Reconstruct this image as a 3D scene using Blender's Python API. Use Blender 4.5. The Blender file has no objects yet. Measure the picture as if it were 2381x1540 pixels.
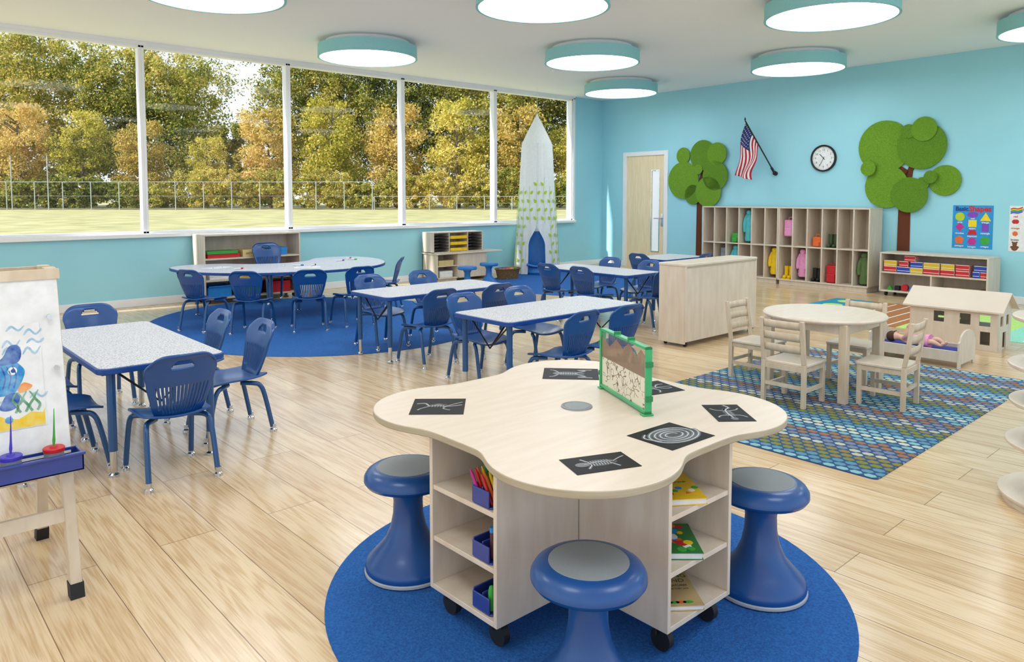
import bpy, bmesh, math, random
import numpy as np
from mathutils import Vector, Matrix
R=random.Random(7)
SC=bpy.context.scene; COL=SC.collection
pi=math.pi; rad=math.radians
try:
    SC.view_settings.view_transform='Standard'; SC.view_settings.look='None'
except Exception as e: print(e)

# ---------------------------------------------------------------- materials
def lin(c):
    return tuple((x/255/12.92 if x/255<=0.04045 else ((x/255+0.055)/1.055)**2.4) for x in c)+(1.0,)
_m={}
def nt(name):
    m=bpy.data.materials.new(name); m.use_nodes=True
    n=m.node_tree; b=n.nodes.get('Principled BSDF'); return m,n,b
def mat(name,c,rough=.5,metal=0,c2=None,scale=20,stretch=(1,1,1),bump=0,emit=0,detail=3,coat=0,alpha=None,spec=None):
    if name in _m: return _m[name]
    m,n,b=nt(name); N=n.nodes; L=n.links
    c=lin(c); c2=lin(c2) if c2 else tuple(x*.93 for x in c[:3])+(1,)
    tc=N.new('ShaderNodeTexCoord'); mp=N.new('ShaderNodeMapping'); mp.inputs['Scale'].default_value=stretch
    no=N.new('ShaderNodeTexNoise'); no.inputs['Scale'].default_value=scale; no.inputs['Detail'].default_value=detail
    r=N.new('ShaderNodeValToRGB'); r.color_ramp.elements[0].position=.35; r.color_ramp.elements[1].position=.65
    r.color_ramp.elements[0].color=c2; r.color_ramp.elements[1].color=c
    L.new(tc.outputs['Object'],mp.inputs[0]); L.new(mp.outputs[0],no.inputs['Vector']); L.new(no.outputs[0],r.inputs[0]); L.new(r.outputs[0],b.inputs['Base Color'])
    b.inputs['Roughness'].default_value=rough; b.inputs['Metallic'].default_value=metal
    if coat: b.inputs['Coat Weight'].default_value=coat; b.inputs['Coat Roughness'].default_value=.15
    if spec is not None: b.inputs['Specular IOR Level'].default_value=spec
    if emit: 
        L.new(r.outputs[0],b.inputs['Emission Color']); b.inputs['Emission Strength'].default_value=emit
    if bump:
        bp=N.new('ShaderNodeBump'); bp.inputs['Strength'].default_value=bump; bp.inputs['Distance'].default_value=.01
        L.new(no.outputs[0],bp.inputs['Height']); L.new(bp.outputs[0],b.inputs['Normal'])
    _m[name]=m; return m
def plain(name,c,rough=.5,**k): return mat(name,c,rough,c2=tuple(int(x*.95) for x in c),**k)

BIRCH=mat('birch_wood',(221,208,190),.42,c2=(211,195,175),scale=3,stretch=(6,6,1.2),detail=6)
BIRCHX=mat('birch_wood_top',(224,211,194),.36,c2=(218,203,184),scale=3,stretch=(1.5,9,1),detail=6)
BIRCHE=mat('birch_edge',(182,172,148),.5,c2=(170,158,134),scale=8,stretch=(1,1,14))
MAPLE=mat('maple_solid',(218,202,178),.45,c2=(206,187,160),scale=5,stretch=(5,5,1),detail=5)
BLUEP=mat('blue_plastic',(12,76,144),.36,c2=(11,72,138),scale=4,coat=.25)
BLUEM=mat('blue_enamel_tube',(22,80,136),.3,c2=(20,76,130),scale=4,coat=.3)
NAVY=mat('blue_edge',(10,70,150),.4,c2=(9,64,142))
CHROME=mat('chrome',(215,218,222),.18,metal=1,c2=(200,204,210))
WHITE=mat('white_paint',(240,241,242),.5,c2=(235,236,238),scale=3)
BLACK=plain('black_rubber',(24,24,26),.6)
GREY=mat('grey_pad',(140,148,152),.55,c2=(136,144,148),scale=200)
LGREY=plain('light_grey_ring',(175,178,182),.5)
TEAL=mat('lamp_teal_drum',(146,206,210),.6,c2=(140,202,207),scale=60)
FELT=mat('green_felt',(122,166,44),.95,c2=(88,132,26),scale=130,bump=.6,detail=4)
FELT2=mat('green_felt_dark',(108,152,38),.95,c2=(76,118,22),scale=130,bump=.6,detail=4)
BROWN=mat('brown_felt',(110,58,32),.95,c2=(92,46,24),scale=150,bump=.4)
RUGB=mat('blue_rug',(32,106,182),.95,c2=(19,82,156),scale=130,bump=.6,detail=4)
RED=plain('red_plastic',(205,32,40),.4); YEL=plain('yellow_plastic',(248,205,20),.4)
GRN=plain('green_plastic',(60,170,60),.4); ORG=plain('orange_plastic',(240,110,40),.4)
PURP=plain('purple_plastic',(70,60,190),.4); INDIGO=plain('indigo_tray_plastic',(44,66,148),.35,coat=.3)
LBLUE=plain('light_blue_plastic',(40,140,215),.4); TURQ=plain('turquoise_cloth',(90,195,200),.8)
PINKC=plain('pink_cloth',(240,160,205),.8); YELC=plain('yellow_cloth',(245,205,20),.8); GRNC=plain('green_cloth',(95,120,70),.85)
MAG=plain('magenta',(200,40,140),.5); PAPER=plain('white_paper',(238,239,238),.6); VIOL=plain('violet',(130,70,185),.5)
INK=plain('black_ink',(20,20,22),.6); SKIN=plain('doll_skin',(235,190,165),.5); HAIR=plain('brown_hair',(80,52,34),.8)

def speckle():
    m,n,b=nt('speckled_laminate'); N=n.nodes; L=n.links
    tc=N.new('ShaderNodeTexCoord'); v=N.new('ShaderNodeTexNoise'); v.inputs['Scale'].default_value=120; v.inputs['Detail'].default_value=1
    r=N.new('ShaderNodeValToRGB'); r.color_ramp.elements[0].color=lin((160,163,170)); r.color_ramp.elements[1].color=lin((214,215,219))
    r.color_ramp.elements[0].position=.40; r.color_ramp.elements[1].position=.50
    L.new(tc.outputs['Object'],v.inputs['Vector']); L.new(v.outputs[0],r.inputs[0]); L.new(r.outputs[0],b.inputs['Base Color']); b.inputs['Roughness'].default_value=.38
    return m
SPECK=speckle()
def floor_mat():
    m,n,b=nt('oak_plank_floor'); N=n.nodes; L=n.links
    tc=N.new('ShaderNodeTexCoord'); sp=N.new('ShaderNodeSeparateXYZ'); cb=N.new('ShaderNodeCombineXYZ')
    L.new(tc.outputs['Object'],sp.inputs[0]); L.new(sp.outputs[1],cb.inputs[0]); L.new(sp.outputs[0],cb.inputs[1])
    def brick(mort,c1,c2,cm):
        br=N.new('ShaderNodeTexBrick'); br.offset=.37; br.inputs['Scale'].default_value=1; br.inputs['Brick Width'].default_value=1.9; br.inputs['Row Height'].default_value=.225
        br.inputs['Mortar Size'].default_value=mort; br.inputs['Mortar Smooth'].default_value=.2; br.inputs['Bias'].default_value=0
        br.inputs['Color1'].default_value=c1; br.inputs['Color2'].default_value=c2; br.inputs['Mortar'].default_value=cm
        L.new(cb.outputs[0],br.inputs['Vector']); return br
    br=brick(.0018,lin((229,206,169)),lin((214,187,147)),lin((138,110,78)))
    br2=brick(0,(0,0,0,1),(1,1,1,1),(0,0,0,1))
    mul=N.new('ShaderNodeVectorMath'); mul.operation='MULTIPLY_ADD'; mul.inputs[1].default_value=(9,9,9)
    mp=N.new('ShaderNodeMapping'); mp.inputs['Scale'].default_value=(.55,6.5,1)
    L.new(cb.outputs[0],mp.inputs[0]); L.new(br2.outputs[0],mul.inputs[0]); L.new(mp.outputs[0],mul.inputs[2])
    no=N.new('ShaderNodeTexNoise'); no.inputs['Scale'].default_value=1.1; no.inputs['Detail'].default_value=2; no.inputs['Distortion'].default_value=.8
    L.new(mul.outputs[0],no.inputs['Vector'])
    wv=N.new('ShaderNodeMath'); wv.operation='MULTIPLY'; wv.inputs[1].default_value=46
    sn=N.new('ShaderNodeMath'); sn.operation='SINE'; L.new(no.outputs[0],wv.inputs[0]); L.new(wv.outputs[0],sn.inputs[0])
    fine=N.new('ShaderNodeTexNoise'); fine.inputs['Scale'].default_value=10; fine.inputs['Detail'].default_value=6
    mp2=N.new('ShaderNodeMapping'); mp2.inputs['Scale'].default_value=(.5,14,1); L.new(cb.outputs[0],mp2.inputs[0]); L.new(mp2.outputs[0],fine.inputs['Vector'])
    ad=N.new('ShaderNodeMath'); ad.operation='MULTIPLY_ADD'; ad.inputs[1].default_value=.10; L.new(sn.outputs[0],ad.inputs[0]); L.new(fine.outputs[0],ad.inputs[2])
    r=N.new('ShaderNodeValToRGB'); r.color_ramp.elements[0].color=lin((214,190,156)); r.color_ramp.elements[0].position=.32; r.color_ramp.elements[1].color=(1,1,1,1); r.color_ramp.elements[1].position=.6
    L.new(ad.outputs[0],r.inputs[0])
    mx=N.new('ShaderNodeMix'); mx.data_type='RGBA'; mx.blend_type='MULTIPLY'; mx.inputs[0].default_value=.65
    L.new(br.outputs[0],mx.inputs[6]); L.new(r.outputs[0],mx.inputs[7]); L.new(mx.outputs[2],b.inputs['Base Color'])
    b.inputs['Roughness'].default_value=.2; b.inputs['Specular IOR Level'].default_value=.6
    bp=N.new('ShaderNodeBump'); bp.inputs['Strength'].default_value=.3; bp.inputs['Distance'].default_value=.002; L.new(br.outputs['Fac'],bp.inputs['Height']); bp.invert=True; L.new(bp.outputs[0],b.inputs['Normal'])
    return m
def rug_pattern():
    m,n,b=nt('dotted_rug'); N=n.nodes; L=n.links
    def mth(op,a,bb=None):
        x=N.new('ShaderNodeMath'); x.operation=op
        for i,s in enumerate((a,bb)):
            if s is None: continue
            if isinstance(s,(int,float)): x.inputs[i].default_value=s
            else: L.new(s,x.inputs[i])
        return x.outputs[0]
    tc=N.new('ShaderNodeTexCoord'); sp=N.new('ShaderNodeSeparateXYZ'); L.new(tc.outputs['Object'],sp.inputs[0])
    rowf=mth('DIVIDE',sp.outputs[0],.052); row=mth('FLOOR',rowf); fv=mth('SUBTRACT',mth('SUBTRACT',rowf,row),.5)
    odd=mth('MULTIPLY',mth('MODULO',mth('ABSOLUTE',row),2),.5)
    uf=mth('ADD',mth('DIVIDE',sp.outputs[1],.07),odd); cu=mth('FLOOR',uf); fu=mth('SUBTRACT',mth('SUBTRACT',uf,cu),.5)
    au=mth('ABSOLUTE',fu); av=mth('ABSOLUTE',fv)
    d=mth('MAXIMUM',mth('MULTIPLY',av,.98),mth('ADD',mth('MULTIPLY',au,.85),mth('MULTIPLY',av,.5)))
    inside=mth('LESS_THAN',d,.40)
    k=mth('MODULO',mth('ABSOLUTE',row),14); cm2=N.new('ShaderNodeCombineXYZ'); L.new(row,cm2.inputs[0]); L.new(cu,cm2.inputs[1])
    wn2=N.new('ShaderNodeTexWhiteNoise'); wn2.noise_dimensions='2D'; L.new(cm2.outputs[0],wn2.inputs['Vector'])
    val=mth('DIVIDE',mth('ADD',k,mth('MULTIPLY',wn2.outputs[0],1.3)),15.3)
    r=N.new('ShaderNodeValToRGB'); r.color_ramp.interpolation='CONSTANT'
    cols=[(208,218,192),(140,196,202),(96,150,172),(130,138,48),(146,132,58),(196,200,178),(124,138,160),(164,116,70),(130,184,194),(78,124,156)]
    while len(r.color_ramp.elements)<len(cols): r.color_ramp.elements.new(.5)
    for i,c in enumerate(cols): r.color_ramp.elements[i].position=i/10; r.color_ramp.elements[i].color=lin(c)
    L.new(val,r.inputs[0])
    mx=N.new('ShaderNodeMix'); mx.data_type='RGBA'; L.new(inside,mx.inputs[0]); mx.inputs[6].default_value=lin((38,82,132)); L.new(r.outputs[0],mx.inputs[7])
    no=N.new('ShaderNodeTexNoise'); no.inputs['Scale'].default_value=150; L.new(tc.outputs['Object'],no.inputs['Vector'])
    m2=N.new('ShaderNodeMix'); m2.data_type='RGBA'; m2.blend_type='MULTIPLY'; m2.inputs[0].default_value=.3; L.new(mx.outputs[2],m2.inputs[6]); L.new(no.outputs[0],m2.inputs[7])
    L.new(m2.outputs[2],b.inputs['Base Color']); b.inputs['Roughness'].default_value=.95
    return m
def leaf_mat(name,cols):
    m=bpy.data.materials.new(name); m.use_nodes=True; n=m.node_tree; N=n.nodes; L=n.links; N.clear()
    g=N.new('ShaderNodeNewGeometry'); tc=N.new('ShaderNodeTexCoord')
    no=N.new('ShaderNodeTexNoise'); no.inputs['Scale'].default_value=.5; L.new(tc.outputs['Object'],no.inputs['Vector'])
    n2=N.new('ShaderNodeTexNoise'); n2.inputs['Scale'].default_value=.085; n2.inputs['Detail'].default_value=1; L.new(g.outputs['Position'],n2.inputs['Vector'])
    a=N.new('ShaderNodeMath'); a.operation='MULTIPLY_ADD'; a.inputs[1].default_value=.5; L.new(g.outputs['Random Per Island'],a.inputs[0]); 
    s=N.new('ShaderNodeMath'); s.operation='MULTIPLY_ADD'; s.inputs[1].default_value=.9; s.inputs[2].default_value=-.42; L.new(n2.outputs[0],s.inputs[0])
    s2=N.new('ShaderNodeMath'); s2.operation='MULTIPLY_ADD'; s2.inputs[1].default_value=.5; L.new(no.outputs[0],s2.inputs[0]); L.new(s.outputs[0],s2.inputs[2]); L.new(s2.outputs[0],a.inputs[2])
    r=N.new('ShaderNodeValToRGB')
    while len(r.color_ramp.elements)<len(cols): r.color_ramp.elements.new(.5)
    for i,c in enumerate(cols): r.color_ramp.elements[i].position=.12+.73*i/(len(cols)-1); r.color_ramp.elements[i].color=lin(c)
    L.new(a.outputs[0],r.inputs[0])
    d=N.new('ShaderNodeBsdfDiffuse'); t=N.new('ShaderNodeBsdfTranslucent'); mx=N.new('ShaderNodeMixShader'); mx.inputs[0].default_value=.45
    L.new(r.outputs[0],d.inputs[0]); L.new(r.outputs[0],t.inputs[0]); L.new(d.outputs[0],mx.inputs[1]); L.new(t.outputs[0],mx.inputs[2])
    o=N.new('ShaderNodeOutputMaterial'); L.new(mx.outputs[0],o.inputs[0]); return m
def glass_mat(name,fac=.04,rough=.02):
    m=bpy.data.materials.new(name); m.use_nodes=True; n=m.node_tree; N=n.nodes; L=n.links; N.clear()
    t=N.new('ShaderNodeBsdfTransparent'); g=N.new('ShaderNodeBsdfGlossy'); g.inputs['Roughness'].default_value=rough
    mx=N.new('ShaderNodeMixShader'); mx.inputs[0].default_value=fac
    L.new(t.outputs[0],mx.inputs[1]); L.new(g.outputs[0],mx.inputs[2]); o=N.new('ShaderNodeOutputMaterial'); L.new(mx.outputs[0],o.inputs[0]); return m
def tint_mat(name,c,fac):
    m=bpy.data.materials.new(name); m.use_nodes=True; n=m.node_tree; N=n.nodes; L=n.links; N.clear()
    t=N.new('ShaderNodeBsdfTransparent'); g=N.new('ShaderNodeBsdfDiffuse'); no=N.new('ShaderNodeTexNoise'); no.inputs['Scale'].default_value=30
    r=N.new('ShaderNodeValToRGB'); r.color_ramp.elements[0].color=lin(tuple(int(x*.85) for x in c)); r.color_ramp.elements[1].color=lin(c); L.new(no.outputs[0],r.inputs[0]); L.new(r.outputs[0],g.inputs[0])
    mx=N.new('ShaderNodeMixShader'); mx.inputs[0].default_value=fac
    L.new(t.outputs[0],mx.inputs[1]); L.new(g.outputs[0],mx.inputs[2]); o=N.new('ShaderNodeOutputMaterial'); L.new(mx.outputs[0],o.inputs[0]); return m
def brick_mat(name,c):
    m,n,b=nt(name); N=n.nodes; L=n.links; tc=N.new('ShaderNodeTexCoord'); br=N.new('ShaderNodeTexBrick'); mp=N.new('ShaderNodeMapping'); mp.inputs['Rotation'].default_value=(rad(90),0,rad(90))
    L.new(tc.outputs['Object'],mp.inputs[0]); L.new(mp.outputs[0],br.inputs['Vector'])
    br.inputs['Scale'].default_value=1; br.inputs['Brick Width'].default_value=.05; br.inputs['Row Height'].default_value=.022; br.inputs['Mortar Size'].default_value=.003
    br.inputs['Color1'].default_value=lin(c); br.inputs['Color2'].default_value=lin(tuple(int(x*.9) for x in c)); br.inputs['Mortar'].default_value=lin((240,240,235))
    L.new(br.outputs[0],b.inputs['Base Color']); return m
def crack_mat():
    m,n,b=nt('tunnel_sand'); N=n.nodes; L=n.links; tc=N.new('ShaderNodeTexCoord')
    v=N.new('ShaderNodeTexVoronoi'); v.feature='DISTANCE_TO_EDGE'; v.inputs['Scale'].default_value=30
    no=N.new('ShaderNodeTexNoise'); no.inputs['Scale'].default_value=14; ad=N.new('ShaderNodeVectorMath'); ad.operation='MULTIPLY_ADD'; ad.inputs[1].default_value=(.1,.1,.1)
    L.new(tc.outputs['Object'],no.inputs['Vector']); L.new(no.outputs[1],ad.inputs[0]); L.new(tc.outputs['Object'],ad.inputs[2]); L.new(ad.outputs[0],v.inputs['Vector'])
    # broken tunnels: a second noise hides part of the cell edges
    n3=N.new('ShaderNodeTexNoise'); n3.inputs['Scale'].default_value=18; L.new(tc.outputs['Object'],n3.inputs['Vector'])
    g=N.new('ShaderNodeMath'); g.operation='GREATER_THAN'; g.inputs[1].default_value=.54; L.new(n3.outputs[0],g.inputs[0])
    mxm=N.new('ShaderNodeMath'); mxm.operation='MAXIMUM'; L.new(v.outputs[0],mxm.inputs[0]); L.new(g.outputs[0],mxm.inputs[1])
    r=N.new('ShaderNodeValToRGB'); r.color_ramp.elements[0].color=lin((104,84,60)); r.color_ramp.elements[1].color=lin((226,219,198)); r.color_ramp.elements[0].position=.025; r.color_ramp.elements[1].position=.05
    L.new(mxm.outputs[0],r.inputs[0]); L.new(r.outputs[0],b.inputs['Base Color']); return m

# ---------------------------------------------------------------- mesh builder
class M:
    def __init__(s): s.v=[]; s.f=[]; s.m=[]
    def add(s,vs,fs,m=0):
        o=len(s.v); s.v+= [tuple(p) for p in vs]
        for f in fs: s.f.append([i+o for i in f]); s.m.append(m)
        return s
    def box(s,x0,x1,y0,y1,z0,z1,m=0):
        if x0>x1:x0,x1=x1,x0
        if y0>y1:y0,y1=y1,y0
        v=[(x0,y0,z0),(x1,y0,z0),(x1,y1,z0),(x0,y1,z0),(x0,y0,z1),(x1,y0,z1),(x1,y1,z1),(x0,y1,z1)]
        return s.add(v,[(3,2,1,0),(4,5,6,7),(0,1,5,4),(1,2,6,5),(2,3,7,6),(3,0,4,7)],m)
    def cbox(s,c,d,m=0): return s.box(c[0]-d[0]/2,c[0]+d[0]/2,c[1]-d[1]/2,c[1]+d[1]/2,c[2]-d[2]/2,c[2]+d[2]/2,m)
    def tube(s,pts,r,n=10,m=0,caps=True):
        pts=[Vector(p) for p in pts]; k=len(pts)
        rs=r if isinstance(r,(list,tuple)) else [r]*k
        t0=(pts[1]-pts[0]).normalized(); a=Vector((0,0,1)) if abs(t0.z)<.9 else Vector((1,0,0))
        nx=t0.cross(a).normalized(); V=[]
        for i in range(k):
            t=(pts[min(i+1,k-1)]-pts[max(i-1,0)]).normalized()
            nx=(nx-t*nx.dot(t)).normalized(); ny=t.cross(nx)
            for j in range(n):
                q=2*pi*j/n; V.append(pts[i]+nx*rs[i]*math.cos(q)+ny*rs[i]*math.sin(q))
        F=[(i*n+j,i*n+(j+1)%n,(i+1)*n+(j+1)%n,(i+1)*n+j) for i in range(k-1) for j in range(n)]
        if caps: F+=[tuple(range(n))[::-1],tuple((k-1)*n+j for j in range(n))]
        return s.add(V,F,m)
    def lathe(s,prof,n=32,c=(0,0,0),m=0,sx=1,sy=1,wob=None,caps=True):
        V=[];k=len(prof)
        for i,(r,z) in enumerate(prof):
            for j in range(n):
                q=2*pi*j/n; rr=r*(wob(q,i) if wob else 1)
                V.append((c[0]+rr*math.cos(q)*sx,c[1]+rr*math.sin(q)*sy,c[2]+z))
        F=[(i*n+j,i*n+(j+1)%n,(i+1)*n+(j+1)%n,(i+1)*n+j) for i in range(k-1) for j in range(n)]
        if caps and prof[0][0]>1e-3: F.append(tuple(range(n))[::-1])
        if caps and prof[-1][0]>1e-3: F.append(tuple((k-1)*n+j for j in range(n)))
        return s.add(V,F,m)
    def ring(s,prof,n=64,c=(0,0,0),m=0):
        return s.lathe(list(prof)+[prof[0]],n,c,m,caps=False)
    def prism(s,o,z0,z1,m=0,mt=None):
        n=len(o); V=[(x,y,z0) for x,y in o]+[(x,y,z1) for x,y in o]
        s.add(V,[tuple(range(n))[::-1]]+[(i,(i+1)%n,n+(i+1)%n,n+i) for i in range(n)],m)
        k=len(s.v)-n; s.f.append([k+i for i in range(n)]); s.m.append(m if mt is None else mt); return s
    def poly(s,o,z,m=0): return s.add([(x,y,z) for x,y in o],[tuple(range(len(o)))],m)
    def stroke(s,pts,w,z,m=0):
        P=[Vector((p[0],p[1])) for p in pts]; V=[]
        for i,p in enumerate(P):
            t=(P[min(i+1,len(P)-1)]-P[max(i-1,0)]).normalized(); nn=Vector((-t.y,t.x))
            ww=w if not isinstance(w,(list,tuple)) else w[i]
            V+= [(p.x+nn.x*ww/2,p.y+nn.y*ww/2,z),(p.x-nn.x*ww/2,p.y-nn.y*ww/2,z)]
        return s.add(V,[(2*i+1,2*i+3,2*i+2,2*i) for i in range(len(P)-1)],m)
    def sphere(s,c,r,n=14,k=9,m=0,sc=(1,1,1)):
        prof=[(max(1e-4,r*math.sin(pi*i/k)),-r*math.cos(pi*i/k)*sc[2]) for i in range(k+1)]
        return s.lathe(prof,n,c,m,sc[0],sc[1])
    def grid(s,fn,nu,nv,m=0,keep=None,mf=None):
        V=[fn(i/nu,j/nv) for j in range(nv+1) for i in range(nu+1)]; o=len(s.v); s.v+=[tuple(p) for p in V]
        for j in range(nv):
            for i in range(nu):
                if keep and not keep(i,j): continue
                a=j*(nu+1)+i; s.f.append([o+a,o+a+1,o+a+nu+2,o+a+nu+1]); s.m.append(mf(i,j) if mf else m)
        return s
    def xf(s,start,mtx):
        for i in range(start,len(s.v)): s.v[i]=tuple(mtx@Vector(s.v[i]))
        return s
def rrect(x0,x1,y0,y1,r,n=6):
    o=[]
    for cx,cy,a in ((x1-r,y0+r,-90),(x1-r,y1-r,0),(x0+r,y1-r,90),(x0+r,y0+r,180)):
        for i in range(n+1):
            q=rad(a+90*i/n); o.append((cx+r*math.cos(q),cy+r*math.sin(q)))
    return o
def ngon(cx,cy,r,n,rot=0,sx=1,sy=1): return [(cx+r*sx*math.cos(rot+2*pi*i/n),cy+r*sy*math.sin(rot+2*pi*i/n)) for i in range(n)]
def smoothloop(cp,n=6):
    o=[];k=len(cp)
    for i in range(k):
        p0,p1,p2,p3=[Vector(cp[(i+j-1)%k]) for j in range(4)]
        for j in range(n):
            t=j/n; q=.5*((2*p1)+(p2-p0)*t+(2*p0-5*p1+4*p2-p3)*t*t+(3*p1-p0-3*p2+p3)*t**3); o.append((q.x,q.y))
    return o
def bez(pts,n=6):
    o=[];k=len(pts)
    for i in range(k-1):
        p0=Vector(pts[max(i-1,0)]);p1=Vector(pts[i]);p2=Vector(pts[i+1]);p3=Vector(pts[min(i+2,k-1)])
        for j in range(n):
            t=j/n; o.append(tuple(.5*((2*p1)+(p2-p0)*t+(2*p0-5*p1+4*p2-p3)*t*t+(3*p1-p0-3*p2+p3)*t**3)))
    o.append(tuple(pts[-1])); return o

def mk(name,b,mats,parent=None,loc=(0,0,0),rot=(0,0,0),bevel=0,label=None,cat=None,group=None,kind=None,solid=0,sub=0,smooth=True,seg=2):
    me=bpy.data.meshes.new(name); me.from_pydata(b.v,[],b.f)
    if not isinstance(mats,(list,tuple)): mats=[mats]
    for x in mats: me.materials.append(x)
    me.polygons.foreach_set('material_index',b.m)
    me.update()
    if smooth:
        me.shade_smooth(); me.set_sharp_from_angle(angle=rad(38))
    o=bpy.data.objects.new(name,me); COL.objects.link(o); o.location=loc; o.rotation_euler=rot
    if parent: o.parent=parent
    if solid: q=o.modifiers.new('s','SOLIDIFY'); q.thickness=solid; q.offset=0
    if bevel: q=o.modifiers.new('b','BEVEL'); q.width=bevel; q.segments=seg; q.limit_method='ANGLE'; q.angle_limit=rad(40)
    if sub: q=o.modifiers.new('u','SUBSURF'); q.levels=sub; q.render_levels=sub
    tag(o,label,cat,group,kind); return o
def tag(o,label=None,cat=None,group=None,kind=None):
    if label:o['label']=label
    if cat:o['category']=cat
    if group:o['group']=group
    if kind:o['kind']=kind
    return o
def T(name,label,cat,loc=(0,0,0),rz=0,group=None,rot=None):
    o=bpy.data.objects.new(name,None); COL.objects.link(o); o.empty_display_size=.1; o.location=loc; o.rotation_euler=rot or (0,0,rad(rz)); return tag(o,label,cat,group)
def clone(src,loc,rz=None,label=None,scale=None):
    def cp(o,par):
        c=o.copy(); COL.objects.link(c); c.parent=par
        for k in o.children: cp(k,c)
        return c
    c=cp(src,None); c.location=loc
    if rz is not None: c.rotation_euler=(c.rotation_euler[0],c.rotation_euler[1],rad(rz))
    if label: c['label']=label
    if scale: c.scale=scale if isinstance(scale,tuple) else (scale,)*3
    return c
def text(body,size,parent,loc,m,rot=(0,0,0),align='CENTER',name='lettering',off=0,ext=.0004):
    cu=bpy.data.curves.new('t','FONT'); cu.body=body; cu.size=size; cu.align_x=align; cu.align_y='CENTER'; cu.offset=off; cu.extrude=ext; cu.resolution_u=3
    t=bpy.data.objects.new('t',cu); COL.objects.link(t); bpy.context.view_layer.update()
    me=bpy.data.meshes.new_from_object(t.evaluated_get(bpy.context.evaluated_depsgraph_get())); bpy.data.objects.remove(t)
    me.materials.clear(); me.materials.append(m)
    o=bpy.data.objects.new(name,me); COL.objects.link(o); o.location=loc; o.rotation_euler=rot; o.parent=parent; return o

# ---------------------------------------------------------------- room
YW=10.15; XW=11.66; ZC=3.33; XM=-6.9
WALL=mat('light_blue_wall_paint',(158,217,230),.75,c2=(155,214,228),scale=2)
CEIL=mat('ceiling_white',(246,247,248),.9,c2=(243,244,246),scale=200,bump=.05)
st=dict(kind='structure')
mk('floor',M().box(XM,XW,-3,YW,-.1,0),floor_mat(),**st)
mk('ceiling',M().box(XM,XW+.1,-3,YW+.15,ZC,ZC+.12),CEIL,**st)
w=M().box(XM,XW+.1,YW,YW+.15,0,.89).box(10.76,XW+.1,YW,YW+.15,.89,ZC)
w.box(XM,10.76,YW,YW+.15,3.30,ZC)
mk('wall_left',w,WALL,**st)
mk('wall_right',M().box(XW,XW+.1,-3,8.5,0,ZC).box(XW,XW+.1,8.5,9.5,2.2,ZC).box(XW,XW+.1,9.5,YW,0,ZC),WALL,**st)
GL=glass_mat('window_glass',.008)
xs=[-6.85,-4.9,-2.95,-1.0,.95,2.9,4.85,6.8,8.76,10.76]
for i in range(9):
    a,b=xs[i],xs[i+1]; f=M(); t=.035
    f.box(a,a+t,YW-.02,YW+.1,.92,3.28).box(b-t,b,YW-.02,YW+.1,.92,3.28).box(a,b,YW-.02,YW+.1,.92,.95).box(a,b,YW-.02,YW+.1,3.25,3.3)
    wdw=mk('window_%d'%(i+1),f,WHITE,bevel=.004,**st)
    mk('glass_pane',M().box(a+t,b-t,YW+.04,YW+.046,.95,3.25),GL,parent=wdw)
mk('trim_1',M().box(XM,10.82,YW-.07,YW+.12,.87,.92),WHITE,bevel=.006,**st)
mk('trim_2',M().box(XM,10.82,YW-.03,YW,3.285,3.33),WHITE,**st)
mk('trim_3',M().box(10.76,10.82,YW-.03,YW,.9,3.3),WHITE,**st)
mk('baseboard_left',M().box(XM,XW,YW-.02,YW,0,.1),WHITE,bevel=.004,**st)
mk('baseboard_right',M().box(XW-.02,XW,-3,8.44,0,.1).box(XW-.02,XW,9.56,YW-.02,0,.1),WHITE,bevel=.004,**st)
# door
DOORW=mat('maple_door_veneer',(243,224,186),.4,c2=(234,211,168),scale=3,stretch=(8,8,1),detail=5)
d=mk('door_1',M().box(XW+.01,XW+.055,8.53,8.66,0,2.17).box(XW+.01,XW+.055,8.84,9.47,0,2.17).box(XW+.01,XW+.055,8.66,8.84,0,.34).box(XW+.01,XW+.055,8.66,8.84,1.88,2.17),DOORW,**st)
mk('door_frame',M().box(XW-.02,XW+.06,8.44,8.53,0,2.25).box(XW-.02,XW+.06,9.47,9.56,0,2.25).box(XW-.02,XW+.06,8.53,9.47,2.17,2.25),WHITE,parent=d,bevel=.004)
mk('vision_panel',M().box(XW+.02,XW+.04,8.67,8.83,.35,1.87),mat('frosted_glass',(235,240,242),.3,emit=.25),parent=d)
mk('vision_frame',M().box(XW+.0,XW+.02,8.645,8.66,.325,1.895).box(XW,XW+.02,8.84,8.855,.325,1.895).box(XW,XW+.02,8.66,8.84,.325,.34).box(XW,XW+.02,8.66,8.84,1.88,1.895),CHROME,parent=d)
mk('handle',M().box(XW,XW+.012,8.555,8.605,.82,1.06).tube([(XW,8.58,.97),(XW-.06,8.58,.97),(XW-.065,8.6,.97),(XW-.065,8.72,.97)],.011),CHROME,parent=d)

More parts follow.
